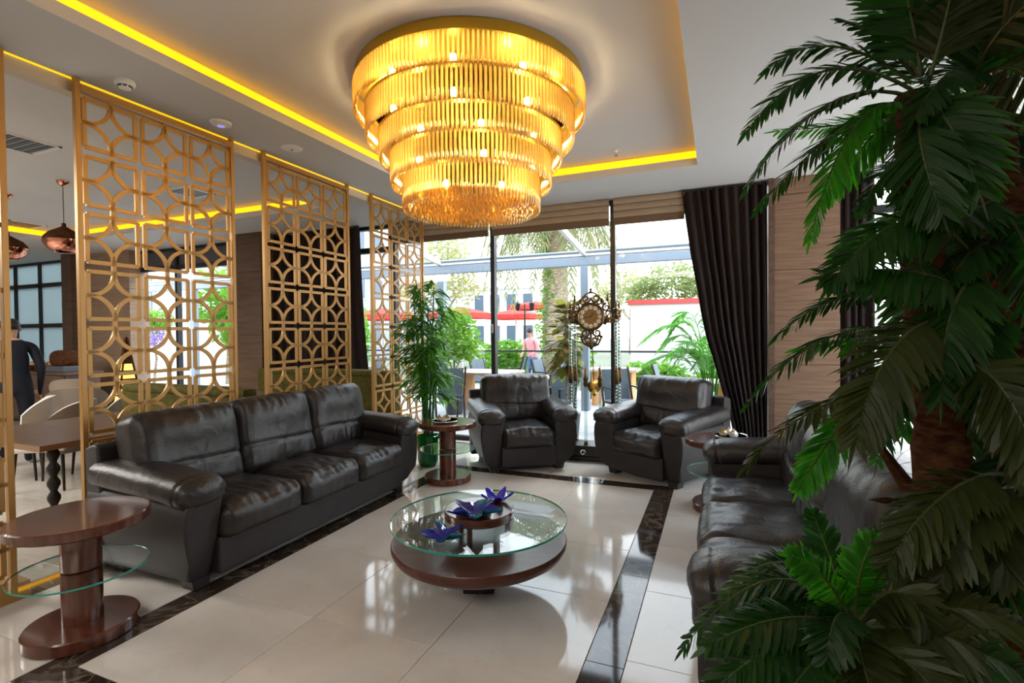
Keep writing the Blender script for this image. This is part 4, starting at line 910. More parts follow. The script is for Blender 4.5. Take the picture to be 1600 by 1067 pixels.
    F(1530, 470, 1.30, 1430, 425, 1.20, 1285, 432, 1.16, .12, .021, 32, fc=.65)
    F(1470, 500, 1.30, 1340, 462, 1.28, 1216, 524, 1.30, .075, .020, 30, fc=.2)
    F(1460, 530, 1.30, 1310, 522, 1.26, 1170, 628, 1.26, .075, .020, 32, fc=.05)
    F(1460, 540, 1.36, 1370, 530, 1.42, 1250, 545, 1.46, .09, .020, 24, B, fc=.3)
    F(1470, 500, 1.24, 1395, 545, 1.10, 1335, 690, 1.04, .115, .024, 26, O, fc=.8)
    F(1440, 600, 1.26, 1290, 632, 1.20, 1165, 728, 1.20, .075, .020, 28, O, fc=.05)
    F(1350, 625, 1.30, 1295, 690, 1.28, 1248, 765, 1.28, .072, .018, 24, B, fc=.7)
    F(1440, 560, 1.40, 1400, 610, 1.46, 1370, 720, 1.5, .09, .020, 24, fc=.5)
    F(1540, 420, 1.32, 1490, 480, 1.18, 1470, 620, 1.12, .12, .020, 30, fc=.75)
    F(1500, 570, 1.20, 1560, 600, 1.04, 1630, 740, .98, .11, .026, 22, O, fc=.7)
    F(1560, 300, 1.38, 1500, 330, 1.24, 1400, 300, 1.2, .11, .019, 30, fc=.6)
    F(1560, 330, 1.36, 1600, 380, 1.26, 1640, 520, 1.2, .12, .020, 24, fc=.5)
    F(1540, 380, 1.36, 1480, 330, 1.42, 1400, 370, 1.46, .11, .019, 26)
    F(1560, 470, 1.36, 1530, 540, 1.24, 1560, 680, 1.2, .11, .021, 24, fc=.6)
    F(1600, 420, 1.36, 1545, 380, 1.3, 1490, 430, 1.24, .11, .020, 26, fc=.5)
    # low drooping leaves on the trunk
    F(1570, 740, 1.22, 1480, 770, 1.08, 1385, 880, 1.04, .10, .024, 24, O, fc=.7)
    F(1590, 760, 1.22, 1530, 790, 1.10, 1470, 900, 1.05, .10, .023, 22, O, fc=.7)
    F(1600, 740, 1.26, 1560, 830, 1.14, 1580, 900, 1.1, .10, .022, 20, O, fc=.6)
    F(1470, 760, 1.26, 1430, 800, 1.16, 1410, 890, 1.14, .08, .022, 18, O, fc=.6)
    F(1580, 560, 1.30, 1590, 640, 1.18, 1640, 800, 1.12, .10, .022, 22, O, fc=.5)
    for x0, y0, x1, y1, x2, y2, d, l in ((1540, 160, 1500, 200, 1450, 330, 1.50, .13), (1545, 170, 1590, 240, 1610, 400, 1.48, .13), (1560, 330, 1520, 400, 1500, 540, 1.50, .13), (1570, 420, 1610, 470, 1640, 620, 1.50, .13), (1575, 480, 1550, 580, 1570, 730, 1.42, .13), (1580, 560, 1530, 640, 1520, 780, 1.38, .12),
        (1600, 600, 1610, 700, 1590, 840, 1.30, .12), (1590, 700, 1550, 760, 1540, 900, 1.26, .12), (1540, 320, 1480, 380, 1450, 520, 1.54, .13), (1560, 250, 1570, 330, 1560, 470, 1.56, .13), (1450, 420, 1420, 470, 1400, 600, 1.55, .11), (1620, 300, 1600, 420, 1570, 560, 1.5, .13), (1620, 150, 1590, 250, 1560, 380, 1.46, .13), (1500, 520, 1440, 560, 1410, 680, 1.52, .11), (1610, 820, 1560, 880, 1530, 980, 1.20, .11)):
        F(x0, y0, d, x1, y1, d + .02, x2, y2, d + .05, l, .022, 26, D, fc=.6)
    rr = random.Random(31)
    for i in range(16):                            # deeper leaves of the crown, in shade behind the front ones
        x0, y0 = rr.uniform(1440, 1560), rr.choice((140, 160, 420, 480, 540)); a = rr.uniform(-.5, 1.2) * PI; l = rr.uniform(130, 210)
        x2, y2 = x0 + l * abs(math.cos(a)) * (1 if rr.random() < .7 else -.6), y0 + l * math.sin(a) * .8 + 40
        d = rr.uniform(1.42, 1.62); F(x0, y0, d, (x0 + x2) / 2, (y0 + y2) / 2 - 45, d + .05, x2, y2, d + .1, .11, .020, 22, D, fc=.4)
    return t
big_palm()
def low_palm():
    o = at(1345, 1000, 1.16); o.z = 0
    t = thing('cycad_plant', 'low green palm clump with arching leaves beside the near arm of sofa', 'palm', o)
    q = MB(); q.lathe([(.09, 0), (.105, .02), (.12, .26), (.125, .28), (.112, .28), (.108, .25)], 28); q.build('pot', M['slate'], t)
    q = MB(); top = at(1335, 985, 1.16); q.tube([(0, 0, .24), (.0, 0, .45), top - o], [.05, .048, .04], 12); q.build('trunk', M['bark'], t)
    D, O, B = M['frond'], M['frond_olive'], M['frond_backlit']; k = [100]
    def F(x1, y1, d1, x2, y2, d2, L, w_, n, mk=D, fc=.45, droop=.2, x0=1335, y0=985, d0=1.16):
        k[0] += 1; a, b, c = at(x0, y0, d0), at(x1, y1, d1), at(x2, y2, d2)
        frond('frond', t, a, b, c, L, w_, n, [mk, M['rachis']], Vector((0, 0, 1)) * (1 - fc) + CAMV(b) * fc, droop, .005, .14, 52, k[0], o=o, dense=True)
    F(1210, 905, 1.16, 1068, 1012, 1.18, .075, .018, 30, D, .25)
    F(1235, 880, 1.24, 1135, 925, 1.30, .075, .018, 28, D, .3)
    F(1290, 905, 1.10, 1236, 868, 1.08, .068, .019, 24, B, .75)
    F(1345, 895, 1.10, 1368, 842, 1.08, .066, .019, 24, B, .75)
    F(1230, 965, 1.06, 1105, 1010, 1.04, .085, .018, 30, D, .5)
    F(1215, 1010, 1.02, 1110, 1085, .98, .085, .018, 28, D, .5)
    F(1270, 1035, 1.00, 1215, 1110, .95, .085, .018, 24, D, .55)
    F(1255, 930, 1.14, 1150, 968, 1.14, .08, .018, 28, D, .35)
    F(1400, 905, 1.12, 1440, 850, 1.10, .085, .019, 22, O, .6)
    F(1395, 925, 1.06, 1452, 985, 1.02, .085, .021, 24, O, .55)
    F(1440, 985, 1.04, 1560, 1035, 1.0, .09, .020, 28, O, .5)
    F(1410, 1030, 1.00, 1480, 1100, .95, .09, .020, 24, O, .55)
    F(1350, 1040, .98, 1370, 1120, .92, .09, .020, 22, O, .6)
    F(1470, 950, 1.08, 1610, 985, 1.05, .09, .020, 26, O, .45)
    F(1300, 880, 1.22, 1270, 800, 1.28, .07, .018, 20, D, .5)
    F(1375, 870, 1.22, 1410, 830, 1.26, .08, .018, 20, D, .5)
    F(1500, 1010, 1.02, 1620, 1075, .98, .09, .020, 24, D, .5)
    F(1310, 960, 1.02, 1290, 1030, .96, .08, .018, 20, D, .6)
low_palm()
def bamboo():
    o = Vector((-3.06, 4.93, 0)); t = thing('bamboo_plant', 'tall artificial bamboo with green canes in a green glass vase', 'bamboo', o); rr = random.Random(5)
    q = MB(); q.lathe([(.0, .0), (.085, .0), (.105, .02), (.118, .07), (.12, .34), (.114, .345), (.112, .07), (.08, .025), (0, .02)], 40); q.build('vase', M['green_glass'], t)
    tops = []
    for k in range(7):
        a = rr.uniform(0, 2 * PI); r0 = .05 * (k % 3) / 2; bx, by = r0 * math.cos(a), r0 * math.sin(a); tx, ty = bx + rr.uniform(-.13, .13), by + rr.uniform(-.12, .12); hgt = rr.uniform(1.55, 2.02)
        q = MB(); pts = []; rd = []
        for i in range(41):
            f = i / 40; pts.append((bx + (tx - bx) * f, by + (ty - by) * f, .03 + hgt * f)); rd.append((.017 - .011 * f) * (1.22 if i % 4 == 0 else 1))
        q.tube(pts, rd, 8); q.build('cane', M['bamboo'], t, sharp=2); tops.append((Vector(pts[0]), Vector(pts[-1])))
    def spray(base, az, el, n, spread):
        q = MB(); d0 = Vector((math.cos(az) * math.cos(el), math.sin(az) * math.cos(el), math.sin(el))); Lt = spread
        pts = [base, base + d0 * Lt * .5, base + d0 * Lt + Vector((0, 0, -.07 * Lt / .3))]; q.tube(pts, [.0035, .0025, .0012], 5, mi=1)
        for i in range(n):
            f = .25 + .75 * i / (n - 1); p = bez(pts[0], pts[1], pts[2], f); az2 = az + rr.uniform(-1.3, 1.3); d = Vector((math.cos(az2), math.sin(az2), rr.uniform(-.55, .35)))
            blade(q, p, d, Vector((-math.sin(az2), math.cos(az2), rr.uniform(-.6, .6))), rr.uniform(.11, .19), rr.uniform(.020, .032), rr.uniform(.2, .6), 0)
        q.build('leaf_spray', [M['bamboo_leaf'], M['bamboo']], t, smooth=False, recalc=False)
    for k in range(140):
        a, b = rr.choice(tops); f = rr.uniform(.42, 1.0) ** .9; p = a.lerp(b, f); az = rr.uniform(0, 2 * PI); wide = .34 * (1 - .45 * abs(f - .62) / .38)
        spray(p, az, rr.uniform(-.25, .6) if f < .95 else rr.uniform(.3, 1.3), rr.randint(8, 12), wide * rr.uniform(.6, 1.1))
bamboo()
# ================================================================== DINING AREA BEYOND THE SCREENS
def dining_table(x, y, sx_, sy_, label, h=.75, legs=True):
    t = thing('dining_table', label, 'table', (x, y, 0))
    q = MB(); q.box(-sx_ / 2, sx_ / 2, -sy_ / 2, sy_ / 2, h - .04, h); o = q.build('tabletop', [M['table_wood'], M['table_edge']], t, smooth=False)
    for f in o.data.polygons:
        if abs(f.normal.z) < .5: f.material_index = 1
    for ax_ in (-1, 1):
        for ay in (-1, 1):
            q = MB(); c = (ax_ * (sx_ / 2 - .14), ay * (sy_ / 2 - .14), 0)
            pr = [(.028, 0), (.034, .02), (.026, .06)]
            for k in range(6): z = .08 + k * .105; pr += [(.022, z), (.040, z + .04), (.040, z + .06), (.022, z + .095)]
            pr += [(.03, h - .042)]
            q.lathe(pr, 14, c=c); q.build('leg', M['black'], t, sharp=1.2)
    return t
dining_table(-4.93, 2.55, 1.25, 1.18, 'dark walnut dining table with turned black legs nearest the first screen')
dining_table(-4.90, 4.62, 1.72, .70, 'dark walnut booth table between the green benches behind screens')
dining_table(-9.15, 3.70, .7, .7, 'small walnut table between the white chairs further back')
def tub_chair(p, rz, label, first=None):
    if first: return dup(first, p, rz, label)
    t = thing('tub_chair', label, 'chair', p, rz, 'white leather tub chairs')
    def fn(p_, t_):
        if t_.z > 0: p_.z += .015 * (1 - t_.x ** 2) * (1 - t_.y ** 2)
        return p_
    q = MB(); q.pillow((.52, .50, .10), .04, (8, 8, 4), fn); q.build('seat', M['cream'], t, loc=(0, .02, .43))
    q = MB(); K = 20; prof = []                       # wrapped back, cream inside and taupe outside
    vs = []; H = [(.36, .0), (.60, .015), (.86, .05)]
    for layer in (0, 1):
        for z, lean in H:
            for i in range(K + 1):
                a = math.radians(200 + 140 * i / K); r = .27 + lean * .8 + (.035 if layer else 0); top = z - (.16 * (abs(i / K - .5) * 2) ** 3 if z > .8 else 0)
                vs.append((r * math.cos(a) * 1.02, r * math.sin(a), top))
    W_ = K + 1; n = 3 * W_; fs = []; mi = []
    for j in range(2):
        for i in range(K):
            fs.append((j * W_ + i, j * W_ + i + 1, (j + 1) * W_ + i + 1, (j + 1) * W_ + i)); mi.append(0)
            fs.append((n + j * W_ + i, n + (j + 1) * W_ + i, n + (j + 1) * W_ + i + 1, n + j * W_ + i + 1)); mi.append(1)
    for i in range(K):
        fs.append((2 * W_ + i, 2 * W_ + i + 1, n + 2 * W_ + i + 1, n + 2 * W_ + i)); mi.append(0); fs.append((i, n + i, n + i + 1, i + 1)); mi.append(1)
    for i in (0, K):
        for j in range(2): fs.append((j * W_ + i, (j + 1) * W_ + i, n + (j + 1) * W_ + i, n + j * W_ + i)); mi.append(0)
    q.v = vs; q.f = fs; q.m = mi; q.build('backrest', [M['cream'], M['cream_back']], t, sharp=.9)
    for x in (-.2, .2):
        for y in (-.18, .2):
            q = MB(); q.tube([(x, y, .39), (x * 1.12, y * 1.12, 0)], [.017, .011], 8); q.build('leg', M['black'], t)
    return t
def onf(x, y, z): return Vector(atZ(x, y, z)[:2]).to_3d()
tc0 = tub_chair(onf(82, 626, .86), 2.2, 'white tub chair at the far side of the nearest walnut table, left end')
tub_chair(onf(18, 622, .86), 2.6, 'white tub chair just beside the waiter and cut by the nearest screen post', tc0)
tub_chair(Vector((-9.3, 4.75, 0)), .7, 'white tub chair turned sideways in front of the sideboard', tc0)
tub_chair(Vector((-7.75, 3.95, 0)), 1.0, 'white tub chair half hidden by the first screen post', tc0)
tub_chair(onf(160, 613, .86), 2.4, 'white tub chair seen through the lower lattice beside the pyramid lamp', tc0)
def bench(x0, x1, y, face, label, seat=True):
    t = thing('banquette', label, 'bench', ((x0 + x1) / 2, y, 0), 0 if face < 0 else PI); h = (x1 - x0) / 2
    q = MB(); q.box(-h, h, -.07, .07, .0, .94); q.build('back_panel', M['olive'], t, smooth=False, bevel=.01)
    q = MB(); q.pillow((2 * h, .17, .10), .045, (10, 4, 4)); q.build('top_roll', M['olive'], t, loc=(0, 0, .965))
    q = MB(); q.box(-h, h, -.58, -.075, 0, .36); q.build('seat_base', M['olive'], t, smooth=False, bevel=.006)
    q = MB(); q.pillow((2 * h, .55, .12), .04, (16, 8, 4)); q.build('seat_cushion', M['olive'], t, loc=(0, -.325, .42))
    return t
bench(-5.75, -3.98, 3.38, 1, 'olive green banquette with its back towards the sofa and first screen')
bench(-6.4, -3.95, 5.62, -1, 'olive green banquette with tall back below the brown curtain by window')
def pendant(px_, py_, rose, label):
    d = (rose - CAM).dot(F2); lx = at(px_, py_, d)
    t = thing('pendant_lamp', label, 'lamp', (rose.x, rose.y, ZU), 0, 'copper pendant lamps'); z = lx.z - ZU
    q = MB(); q.lathe([(.06, 0), (.06, -.012), (.035, -.05), (.012, -.06)], 24); q.build('ceiling_rose', M['copper'], t)
    q = MB(); q.tube([(0, 0, -.05), (0, 0, z + .17)], .004, 6); q.build('cord', M['black'], t)
    q = MB(); q.lathe([(.018, z + .19), (.022, z + .15), (.07, z + .12), (.14, z + .08), (.185, z + .025), (.195, z - .01)], 36); q.build('upper_shade', M['bark'], t)
    q = MB(); q.lathe([(.196, z - .01), (.188, z - .055), (.150, z - .11), (.095, z - .145), (.09, z - .14), (.14, z - .105), (.178, z - .055), (.185, z - .01)], 36); q.build('lower_bowl', M['copper'], t)
pendant(20, 386, atZ(10, 303, ZU), 'copper globe pendant lamp nearest the left edge of the photo')
pendant(105, 374, atZ(98, 283, ZU), 'copper globe pendant lamp just behind the first screen post')
def pyramid_lamp(p, label):
    t = thing('pyramid_lamp', label, 'lamp', p, .5)
    def sq(q, z0, z1, r0, r1, mi=0): q.lathe([(r0, z0), (r1, z1)], 4, mi=mi)
    H = 1.52; rb = .30
    rr = lambda z: rb * (1 - z / H)
    q = MB(); sq(q, .06, 1.10, rr(.06) - .012, rr(1.10) - .012); q.build('glowing_core', M['lamp_glow'], t, smooth=False)
    q = MB(); sq(q, 1.10, H - .01, rr(1.10), .004); q.build('dark_tip', M['bark'], t, smooth=False)
    for k in range(4):
        a = k * PI / 2; q = MB(); q.bar((rb * math.cos(a), rb * math.sin(a), 0), (.01 * math.cos(a), .01 * math.sin(a), H - .04), .02, .02); q.build('corner_bar', M['bark'], t, smooth=False)
    for k in range(9):
        z = .05 + k * .118; q = MB(); r = rr(z)
        for j in range(4):
            a, c = j * PI / 2, (j + 1) * PI / 2; q.bar((r * math.cos(a), r * math.sin(a), z), (r * math.cos(c), r * math.sin(c), z), .012, .022)
        q.build('slat', M['bark'], t, smooth=False)
pl = at(198, 560, 7.4); pyramid_lamp((pl.x, pl.y, 0), 'amber pyramid floor lamp with dark wooden tip seen through the first screen')
# sideboard with bread baskets
sb = at(80, 570, 9.0); 
t = thing('sideboard', 'dark wooden sideboard with dishes below the frosted windows', 'sideboard', (sb.x, sb.y, 0))
q = MB(); q.box(-.95, .95, -.25, .25, .06, .86); q.build('carcass', M['oak_dark'], t, smooth=False); q = MB(); q.box(-1.0, 1.0, -.28, .28, .86, .90); q.build('worktop', M['oak_dark'], t, smooth=False, bevel=.005); q = MB(); q.box(-.9, .9, -.22, .22, 0, .06); q.build('plinth', M['black'], t, smooth=False)
for k in range(3):
    q = MB(); q.box(-.93 + k * .62, -.33 + k * .62, -.268, -.25, .10, .84); d_ = q.build('door', M['oak_dark'], t, smooth=False, bevel=.004)
    q = MB(); q.bar((-.40 + k * .62, -.28, .45), (-.40 + k * .62, -.28, .60), .015, .015); q.build('handle', M['brass'], d_)
def on_side(dx, dy): return (sb.x + dx, sb.y + dy, .9005)
def basket(p, r, label, mk):
    t = thing('bread_basket', label, 'basket', p)
    q = MB(); q.lathe([(r * .75, 0), (r, .10), (r * .96, .10), (r * .72, .012), (0, .012)], 20); q.build('basket', M['bark'], t)
    rr = random.Random(int(r * 1000))
    for k in range(7):
        a = k * 2 * PI / 6; x, y = (r * .5 * math.cos(a), r * .5 * math.sin(a)) if k < 6 else (0, 0)
        q = MB(); q.lathe([(.0, .03), (r * .26, .05), (r * .30, .085), (r * .2, .13), (0, .145)], 10, c=(x, y, rr.uniform(0, .03)), wob=lambda a_, z_: 1 + .1 * math.sin(2 * a_ + z_ * 40)); q.build('roll', M[mk], t)
basket(on_side(-.62, -.03), .20, 'bread basket at the left end of the sideboard', 'food'); basket(on_side(-.12, .02), .22, 'bread basket in the middle of the sideboard', 'food')
t = thing('chafing_dish', 'dark covered chafing dish at the right end of the sideboard', 'dish', on_side(.5, 0))
q = MB(); q.box(-.26, .26, -.2, .2, .0, .10); q.build('water_pan', M['slate'], t, smooth=False, bevel=.01); q = MB(); q.pillow((.5, .38, .30), .12, (10, 8, 6)); q.build('lid', M['bark'], t, loc=(0, 0, .22))

# ================================================================== PEOPLE
def figure(name, label, loc, rz, joints, bones, rad, paint, mats, root='pelvis', group=None):
    """one continuous skinned body"""
    names = list(joints); me = bpy.data.meshes.new(name); me.from_pydata([joints[k] for k in names], [(names.index(a), names.index(c)) for a, c in bones], [])
    o = bpy.data.objects.new(name, me); C.objects.link(o)
    s = o.modifiers.new('skin', 'SKIN'); s.use_smooth_shade = True; o.modifiers.new('sub', 'SUBSURF').levels = 2
    for i, k in enumerate(names):
        v = me.skin_vertices[0].data[i]; v.radius = rad[k] if isinstance(rad[k], tuple) else (rad[k], rad[k]); v.use_root = k == root
    bpy.context.view_layer.update(); dg = bpy.context.evaluated_depsgraph_get(); em = bpy.data.meshes.new_from_object(o.evaluated_get(dg))
    bpy.data.objects.remove(o); em.materials.clear()
    for x in mats: em.materials.append(x)
    for f in em.polygons: f.material_index = paint(f.center); f.use_smooth = True
    o = bpy.data.objects.new(name, em); C.objects.link(o); o.location = loc; o.rotation_euler = (0, 0, rz)
    return tag(o, label, 'person', group)
def man(name, label, loc, rz, lean, paint, mats, arms, hair_mat, H=1.75):
    """facing local +y; lean bends the trunk forward from the hips"""
    k = H / 1.75; J = {}; Rd = {}
    def up(x, y, z):
        y0, z0 = 0, .95; c, s = math.cos(lean), math.sin(lean); return (x * k, ((y - y0) * c + (z - z0) * s) * k, (z0 + (z - z0) * c - (y - y0) * s) * k)
    J['pelvis'] = (0, 0, .95 * k); Rd['pelvis'] = (.155, .115)
    for n, z, y, r in (('waist', 1.10, .0, (.150, .105)), ('chest', 1.28, .0, (.175, .120)), ('collar', 1.42, -.01, (.125, .085)), ('neck', 1.50, .005, .055), ('jaw', 1.575, .025, .070), ('head', 1.66, .02, .088), ('crown', 1.72, .01, .062)):
        J[n] = up(0, y, z); Rd[n] = r
    B = [('pelvis', 'waist'), ('waist', 'chest'), ('chest', 'collar'), ('collar', 'neck'), ('neck', 'jaw'), ('jaw', 'head'), ('head', 'crown')]
    for s, sn in ((-1, 'l'), (1, 'r')):
        J['hip' + sn] = (.10 * s * k, 0, .88 * k); Rd['hip' + sn] = .098; J['knee' + sn] = (.11 * s * k, .03, .48 * k); Rd['knee' + sn] = .062; J['ankle' + sn] = (.115 * s * k, -.02, .08 * k); Rd['ankle' + sn] = .044
        J['toe' + sn] = (.13 * s * k, .15, .035 * k); Rd['toe' + sn] = .036
        B += [('pelvis', 'hip' + sn), ('hip' + sn, 'knee' + sn), ('knee' + sn, 'ankle' + sn), ('ankle' + sn, 'toe' + sn)]
        a = arms[0 if s < 0 else 1]
        J['sh' + sn] = up(.185 * s, 0, 1.40); Rd['sh' + sn] = .066; J['el' + sn] = up(a[0][0] * s, a[0][1], a[0][2]); Rd['el' + sn] = .048; J['wr' + sn] = up(a[1][0] * s, a[1][1], a[1][2]); Rd['wr' + sn] = .030
        B += [('collar', 'sh' + sn), ('sh' + sn, 'el' + sn), ('el' + sn, 'wr' + sn)]
        e, w_ = Vector(J['el' + sn]), Vector(J['wr' + sn]); d = (w_ - e).normalized(); side = Vector((0, 1, 0)) - d * d.y; side.normalize(); nn = d.cross(side)
        J['palm' + sn] = tuple(w_ + d * .055); Rd['palm' + sn] = (.030, .018); B.append(('wr' + sn, 'palm' + sn))
        for i in range(4):
            off = side * ((i - 1.5) * .017); J['k%d%s' % (i, sn)] = tuple(w_ + d * .095 + off); J['f%d%s' % (i, sn)] = tuple(w_ + d * (.150 - .008 * abs(i - 1.3)) + off + nn * .02); Rd['k%d%s' % (i, sn)] = .0095; Rd['f%d%s' % (i, sn)] = .0075
            B += [('palm' + sn, 'k%d%s' % (i, sn)), ('k%d%s' % (i, sn), 'f%d%s' % (i, sn))]
        J['t0' + sn] = tuple(w_ + d * .05 + side * .042); J['t1' + sn] = tuple(w_ + d * .085 + side * .055 + nn * .012); Rd['t0' + sn] = .011; Rd['t1' + sn] = .008; B += [('palm' + sn, 't0' + sn), ('t0' + sn, 't1' + sn)]
    o = figure(name, label, loc, rz, J, B, Rd, paint, mats)
    hd = Vector(J['head']); q = MB()
    def fn(p, t): return p
    vs = MB(); vs.lathe([(.092, -.045), (.099, .0), (.090, .050), (.060, .085), (.0, .10)], 20, c=(0, -.014, .012), wob=lambda a_, z_: 1 + .03 * math.sin(5 * a_)); h = vs.build('hair', hair_mat, o, loc=hd, rot=(-lean + .25, 0, 0), sharp=2)
    for s in (-1, 1):
        q = MB(); q.lathe([(.006, -.028), (.014, -.01), (.016, .012), (.008, .03)], 8); q.build('ear', M['skin'], o, loc=hd + Vector((s * .090, .0, -.02)), rot=(-lean, 0, 0))
        q = MB(); q.lathe([(0, -.010), (.010, 0), (0, .010)], 8); q.build('eye', M['black'], o, loc=hd + Vector((s * .034, .082, -.012)), rot=(-lean, 0, 0))
    q = MB(); q.lathe([(.004, .03), (.012, .0), (.016, -.012), (.006, -.018)], 8); q.build('nose', M['skin'], o, loc=hd + Vector((0, .09, -.035)), rot=(-lean, 0, 0))
    q = MB(); q.bar((-.022, 0, 0), (.022, 0, 0), .006, .008); q.build('mouth', mat('lips', (.35, .13, .11), .5), o, loc=hd + Vector((0, .083, -.075)), rot=(-lean, 0, 0))
    return o
wp = at(22, 640, 5.9)
def pw(c):
    if c.z > 1.47: return 1
    r = math.hypot(c.x, c.y)
    return 0 if not (abs(c.x) > .22 and c.z < .80) else 1
waiter = man('person', 'person in a dark navy suit standing turned away by the white chairs', (wp.x, wp.y, 0), 1.25, .34, pw, [M['suit'], M['skin']], (((.25, -.02, 1.14), (.24, .10, .92)), ((.25, -.02, 1.14), (.24, .10, .92))), M['hair'], 1.76)
q = MB(); q.lathe([(.066, 0), (.070, .03), (.064, .032), (.060, 0)], 16); q.build('shirt_collar', M['shirt_white'], waiter, loc=(0, .175, 1.43), rot=(-.4, 0, 0))

# ================================================================== TERRACE AND GARDEN
TZ = -.02
b = MB(); b.box(-19, 9, YW + .07, 13.6, -.14, -.035); terrace = struct('terrace', b, M['terrace'], smooth=False)
terrace['kind'] = 'structure'
_tm.clear()
grid(-12.0, 3.0, YW + .07, 12.6, 15, 6, 'terrace', 'tile', par=terrace)
for o_ in terrace.children: o_.location.z = -.022
b = MB(); b.box(-80, 70, 13.6, 120, -.3, -.12); struct('ground', b, M['ground'], smooth=False)
def patio_chair(p, rz, label, first=None, s=1.0):
    if first: return dup(first, p, rz, label)
    t = thing('patio_chair', label, 'chair', p, rz, 'grey sling patio chairs')
    q = MB(); q.prism([(-.22, .44), (.24, .45), (.24, .465), (-.22, .455)], lambda p_, s_: Vector((-.23 if s_ == 0 else .23, p_[0], p_[1]))); q.build('seat', M['sling'], t, smooth=False)
    q = MB(); q.prism([(-.20, .46), (-.215, .46), (-.335, .93), (-.32, .93)], lambda p_, s_: Vector((-.215 if s_ == 0 else .215, p_[0], p_[1]))); q.build('backrest', M['sling'], t, smooth=False)
    for x in (-.245, .245):
        q = MB(); q.bar((x, -.20, .44), (x, -.345, .95), .028, .03); q.bar((x, -.21, .44), (x, .24, .45), .028, .03); q.build('side_frame', M['dark_metal'], t, smooth=False)
        q = MB(); q.bar((x, .23, .45), (x, .25, 0), .028, .028); q.build('leg', M['dark_metal'], t, smooth=False)
        q = MB(); q.bar((x, -.19, .45), (x, -.27, 0), .028, .028); q.build('leg', M['dark_metal'], t, smooth=False)
        q = MB(); q.bar((x, .24, .44), (x, .23, .655), .026, .026); q.bar((x, .24, .66), (x, -.26, .67), .045, .022); q.build('armrest', M['dark_metal'], t, smooth=False)
    return t
def terrace_table(x0, x1, y0, y1, label, mk='teak', slab=True):
    t = thing('terrace_table', label, 'table', ((x0 + x1) / 2, (y0 + y1) / 2, TZ)); a, c = (x1 - x0) / 2, (y1 - y0) / 2
    n = max(3, int(2 * c / .16))
    for k in range(n):
        q = MB(); q.box(-a, a, -c + 2 * c * k / n + .003, -c + 2 * c * (k + 1) / n - .003, .70, .75); q.build('plank', M[mk], t, smooth=False, bevel=.004)
    for s in (-1, 1):
        q = MB(); q.box(s * (a - .16) - .05, s * (a - .16) + .05, -c + .12, c - .12, 0, .70); q.build('slab_leg', M['pine'], t, smooth=False, bevel=.006)
    return t
pc = patio_chair(Vector((-4.38, 7.70, TZ)), .75, 'grey patio chair nearest the window beside the bamboo')
for x, y, r, lab in ((-5.15, 7.95, 1.0, 'grey patio chair half hidden behind the bamboo leaves'), (-4.75, 10.2, -1.8, 'grey patio chair beyond the thick pine table leg'), (-4.50, 10.95, 1.75, 'left chair of the dark pair seen just past the middle window post'), (-3.95, 11.5, 1.75, 'right chair of the dark pair seen just past the middle window post'), (-3.35, 10.4, -1.7, 'left chair of the pair in front of the croton plant'), (-2.95, 11.05, -1.7, 'right chair of the pair in front of the croton plant'), (-2.35, 7.45, 2.9, 'grey patio chair seen between the clock columns'), (-1.33, 7.75, -2.5, 'grey patio chair just beyond the right clock columns'), (-.72, 9.3, -1.6, 'grey patio chair in front of the feathery palm'),
    (-8.9, 8.6, .4, 'grey patio chair seen through the first screen, closest to its right post'), (-9.7, 8.9, .1, 'grey patio chair seen through the first screen, second from its right post'), (-10.6, 9.1, -.2, 'grey patio chair seen through the first screen, third from its right post'), (-8.0, 10.2, 2.6, 'grey patio chair on the far side of the dining-side terrace table')):
    patio_chair(Vector((x, y, TZ)), r, lab, pc)
terrace_table(-3.75, -2.45, 7.95, 8.75, 'pale teak table behind the left armchair and clock')
terrace_table(-5.0, -3.7, 8.75, 9.75, 'terrace table with thick varnished pine leg beyond the bamboo')
terrace_table(-2.55, -1.5, 10.2, 11.0, 'terrace table at the far rail behind the clock')
terrace_table(-1.0, .2, 7.9, 8.7, 'terrace table beyond the right armchair and curtain')
terrace_table(-10.5, -8.8, 10.0, 10.8, 'terrace table beyond the dining area window')
# glass balustrade
t = thing('glass_balustrade', 'clear glass balustrade with dark handrail along terrace edge', 'railing', (0, 12.7, TZ))
q = MB(); q.box(-16, 5, -.03, .03, 1.0, 1.045); q.build('handrail', M['dark_metal'], t, smooth=False)
for k in range(14):
    q = MB(); q.box(-16 + k * 1.5 + .01, -14.5 + k * 1.5 - .01, -.005, .005, .02, 1.0); q.build('glass_panel', M['window_glass'], t, smooth=False)
# awning frame over the terrace
t = thing('pergola', 'grey aluminium pergola frame with beam, posts and sloping rafters over terrace', 'pergola', (0, 9.6, TZ))
q = MB(); q.box(-16, 4, -.07, .07, 2.80, 2.98); q.build('front_beam', M['grey_metal'], t, smooth=False, bevel=.01)
q = MB(); q.box(-16, 4, -.085, -.02, 2.985, 3.04); q.build('gutter', M['white_plastic'], t, smooth=False)
q = MB(); q.tube([(-16, -.09, 3.06), (4, -.09, 3.06)], .03, 8); q.build('gutter_tube', M['grey_metal'], t)
for x in (-13.4, -10.7, -8.6, -5.55, -2.38, 1.2):
    q = MB(); q.box(x - .075, x + .075, -.075, .075, .0, 2.80); q.build('post', M['grey_metal'], t, smooth=False)
for x in (-10.7, -8.6, -5.55, -2.38, 1.2):
    q = MB(); q.bar((x, .05, 3.02), (x, -3.15, 3.42), .07, .10); q.build('rafter', M['white_plastic'] if x > -6 else M['grey_metal'], t, smooth=False)
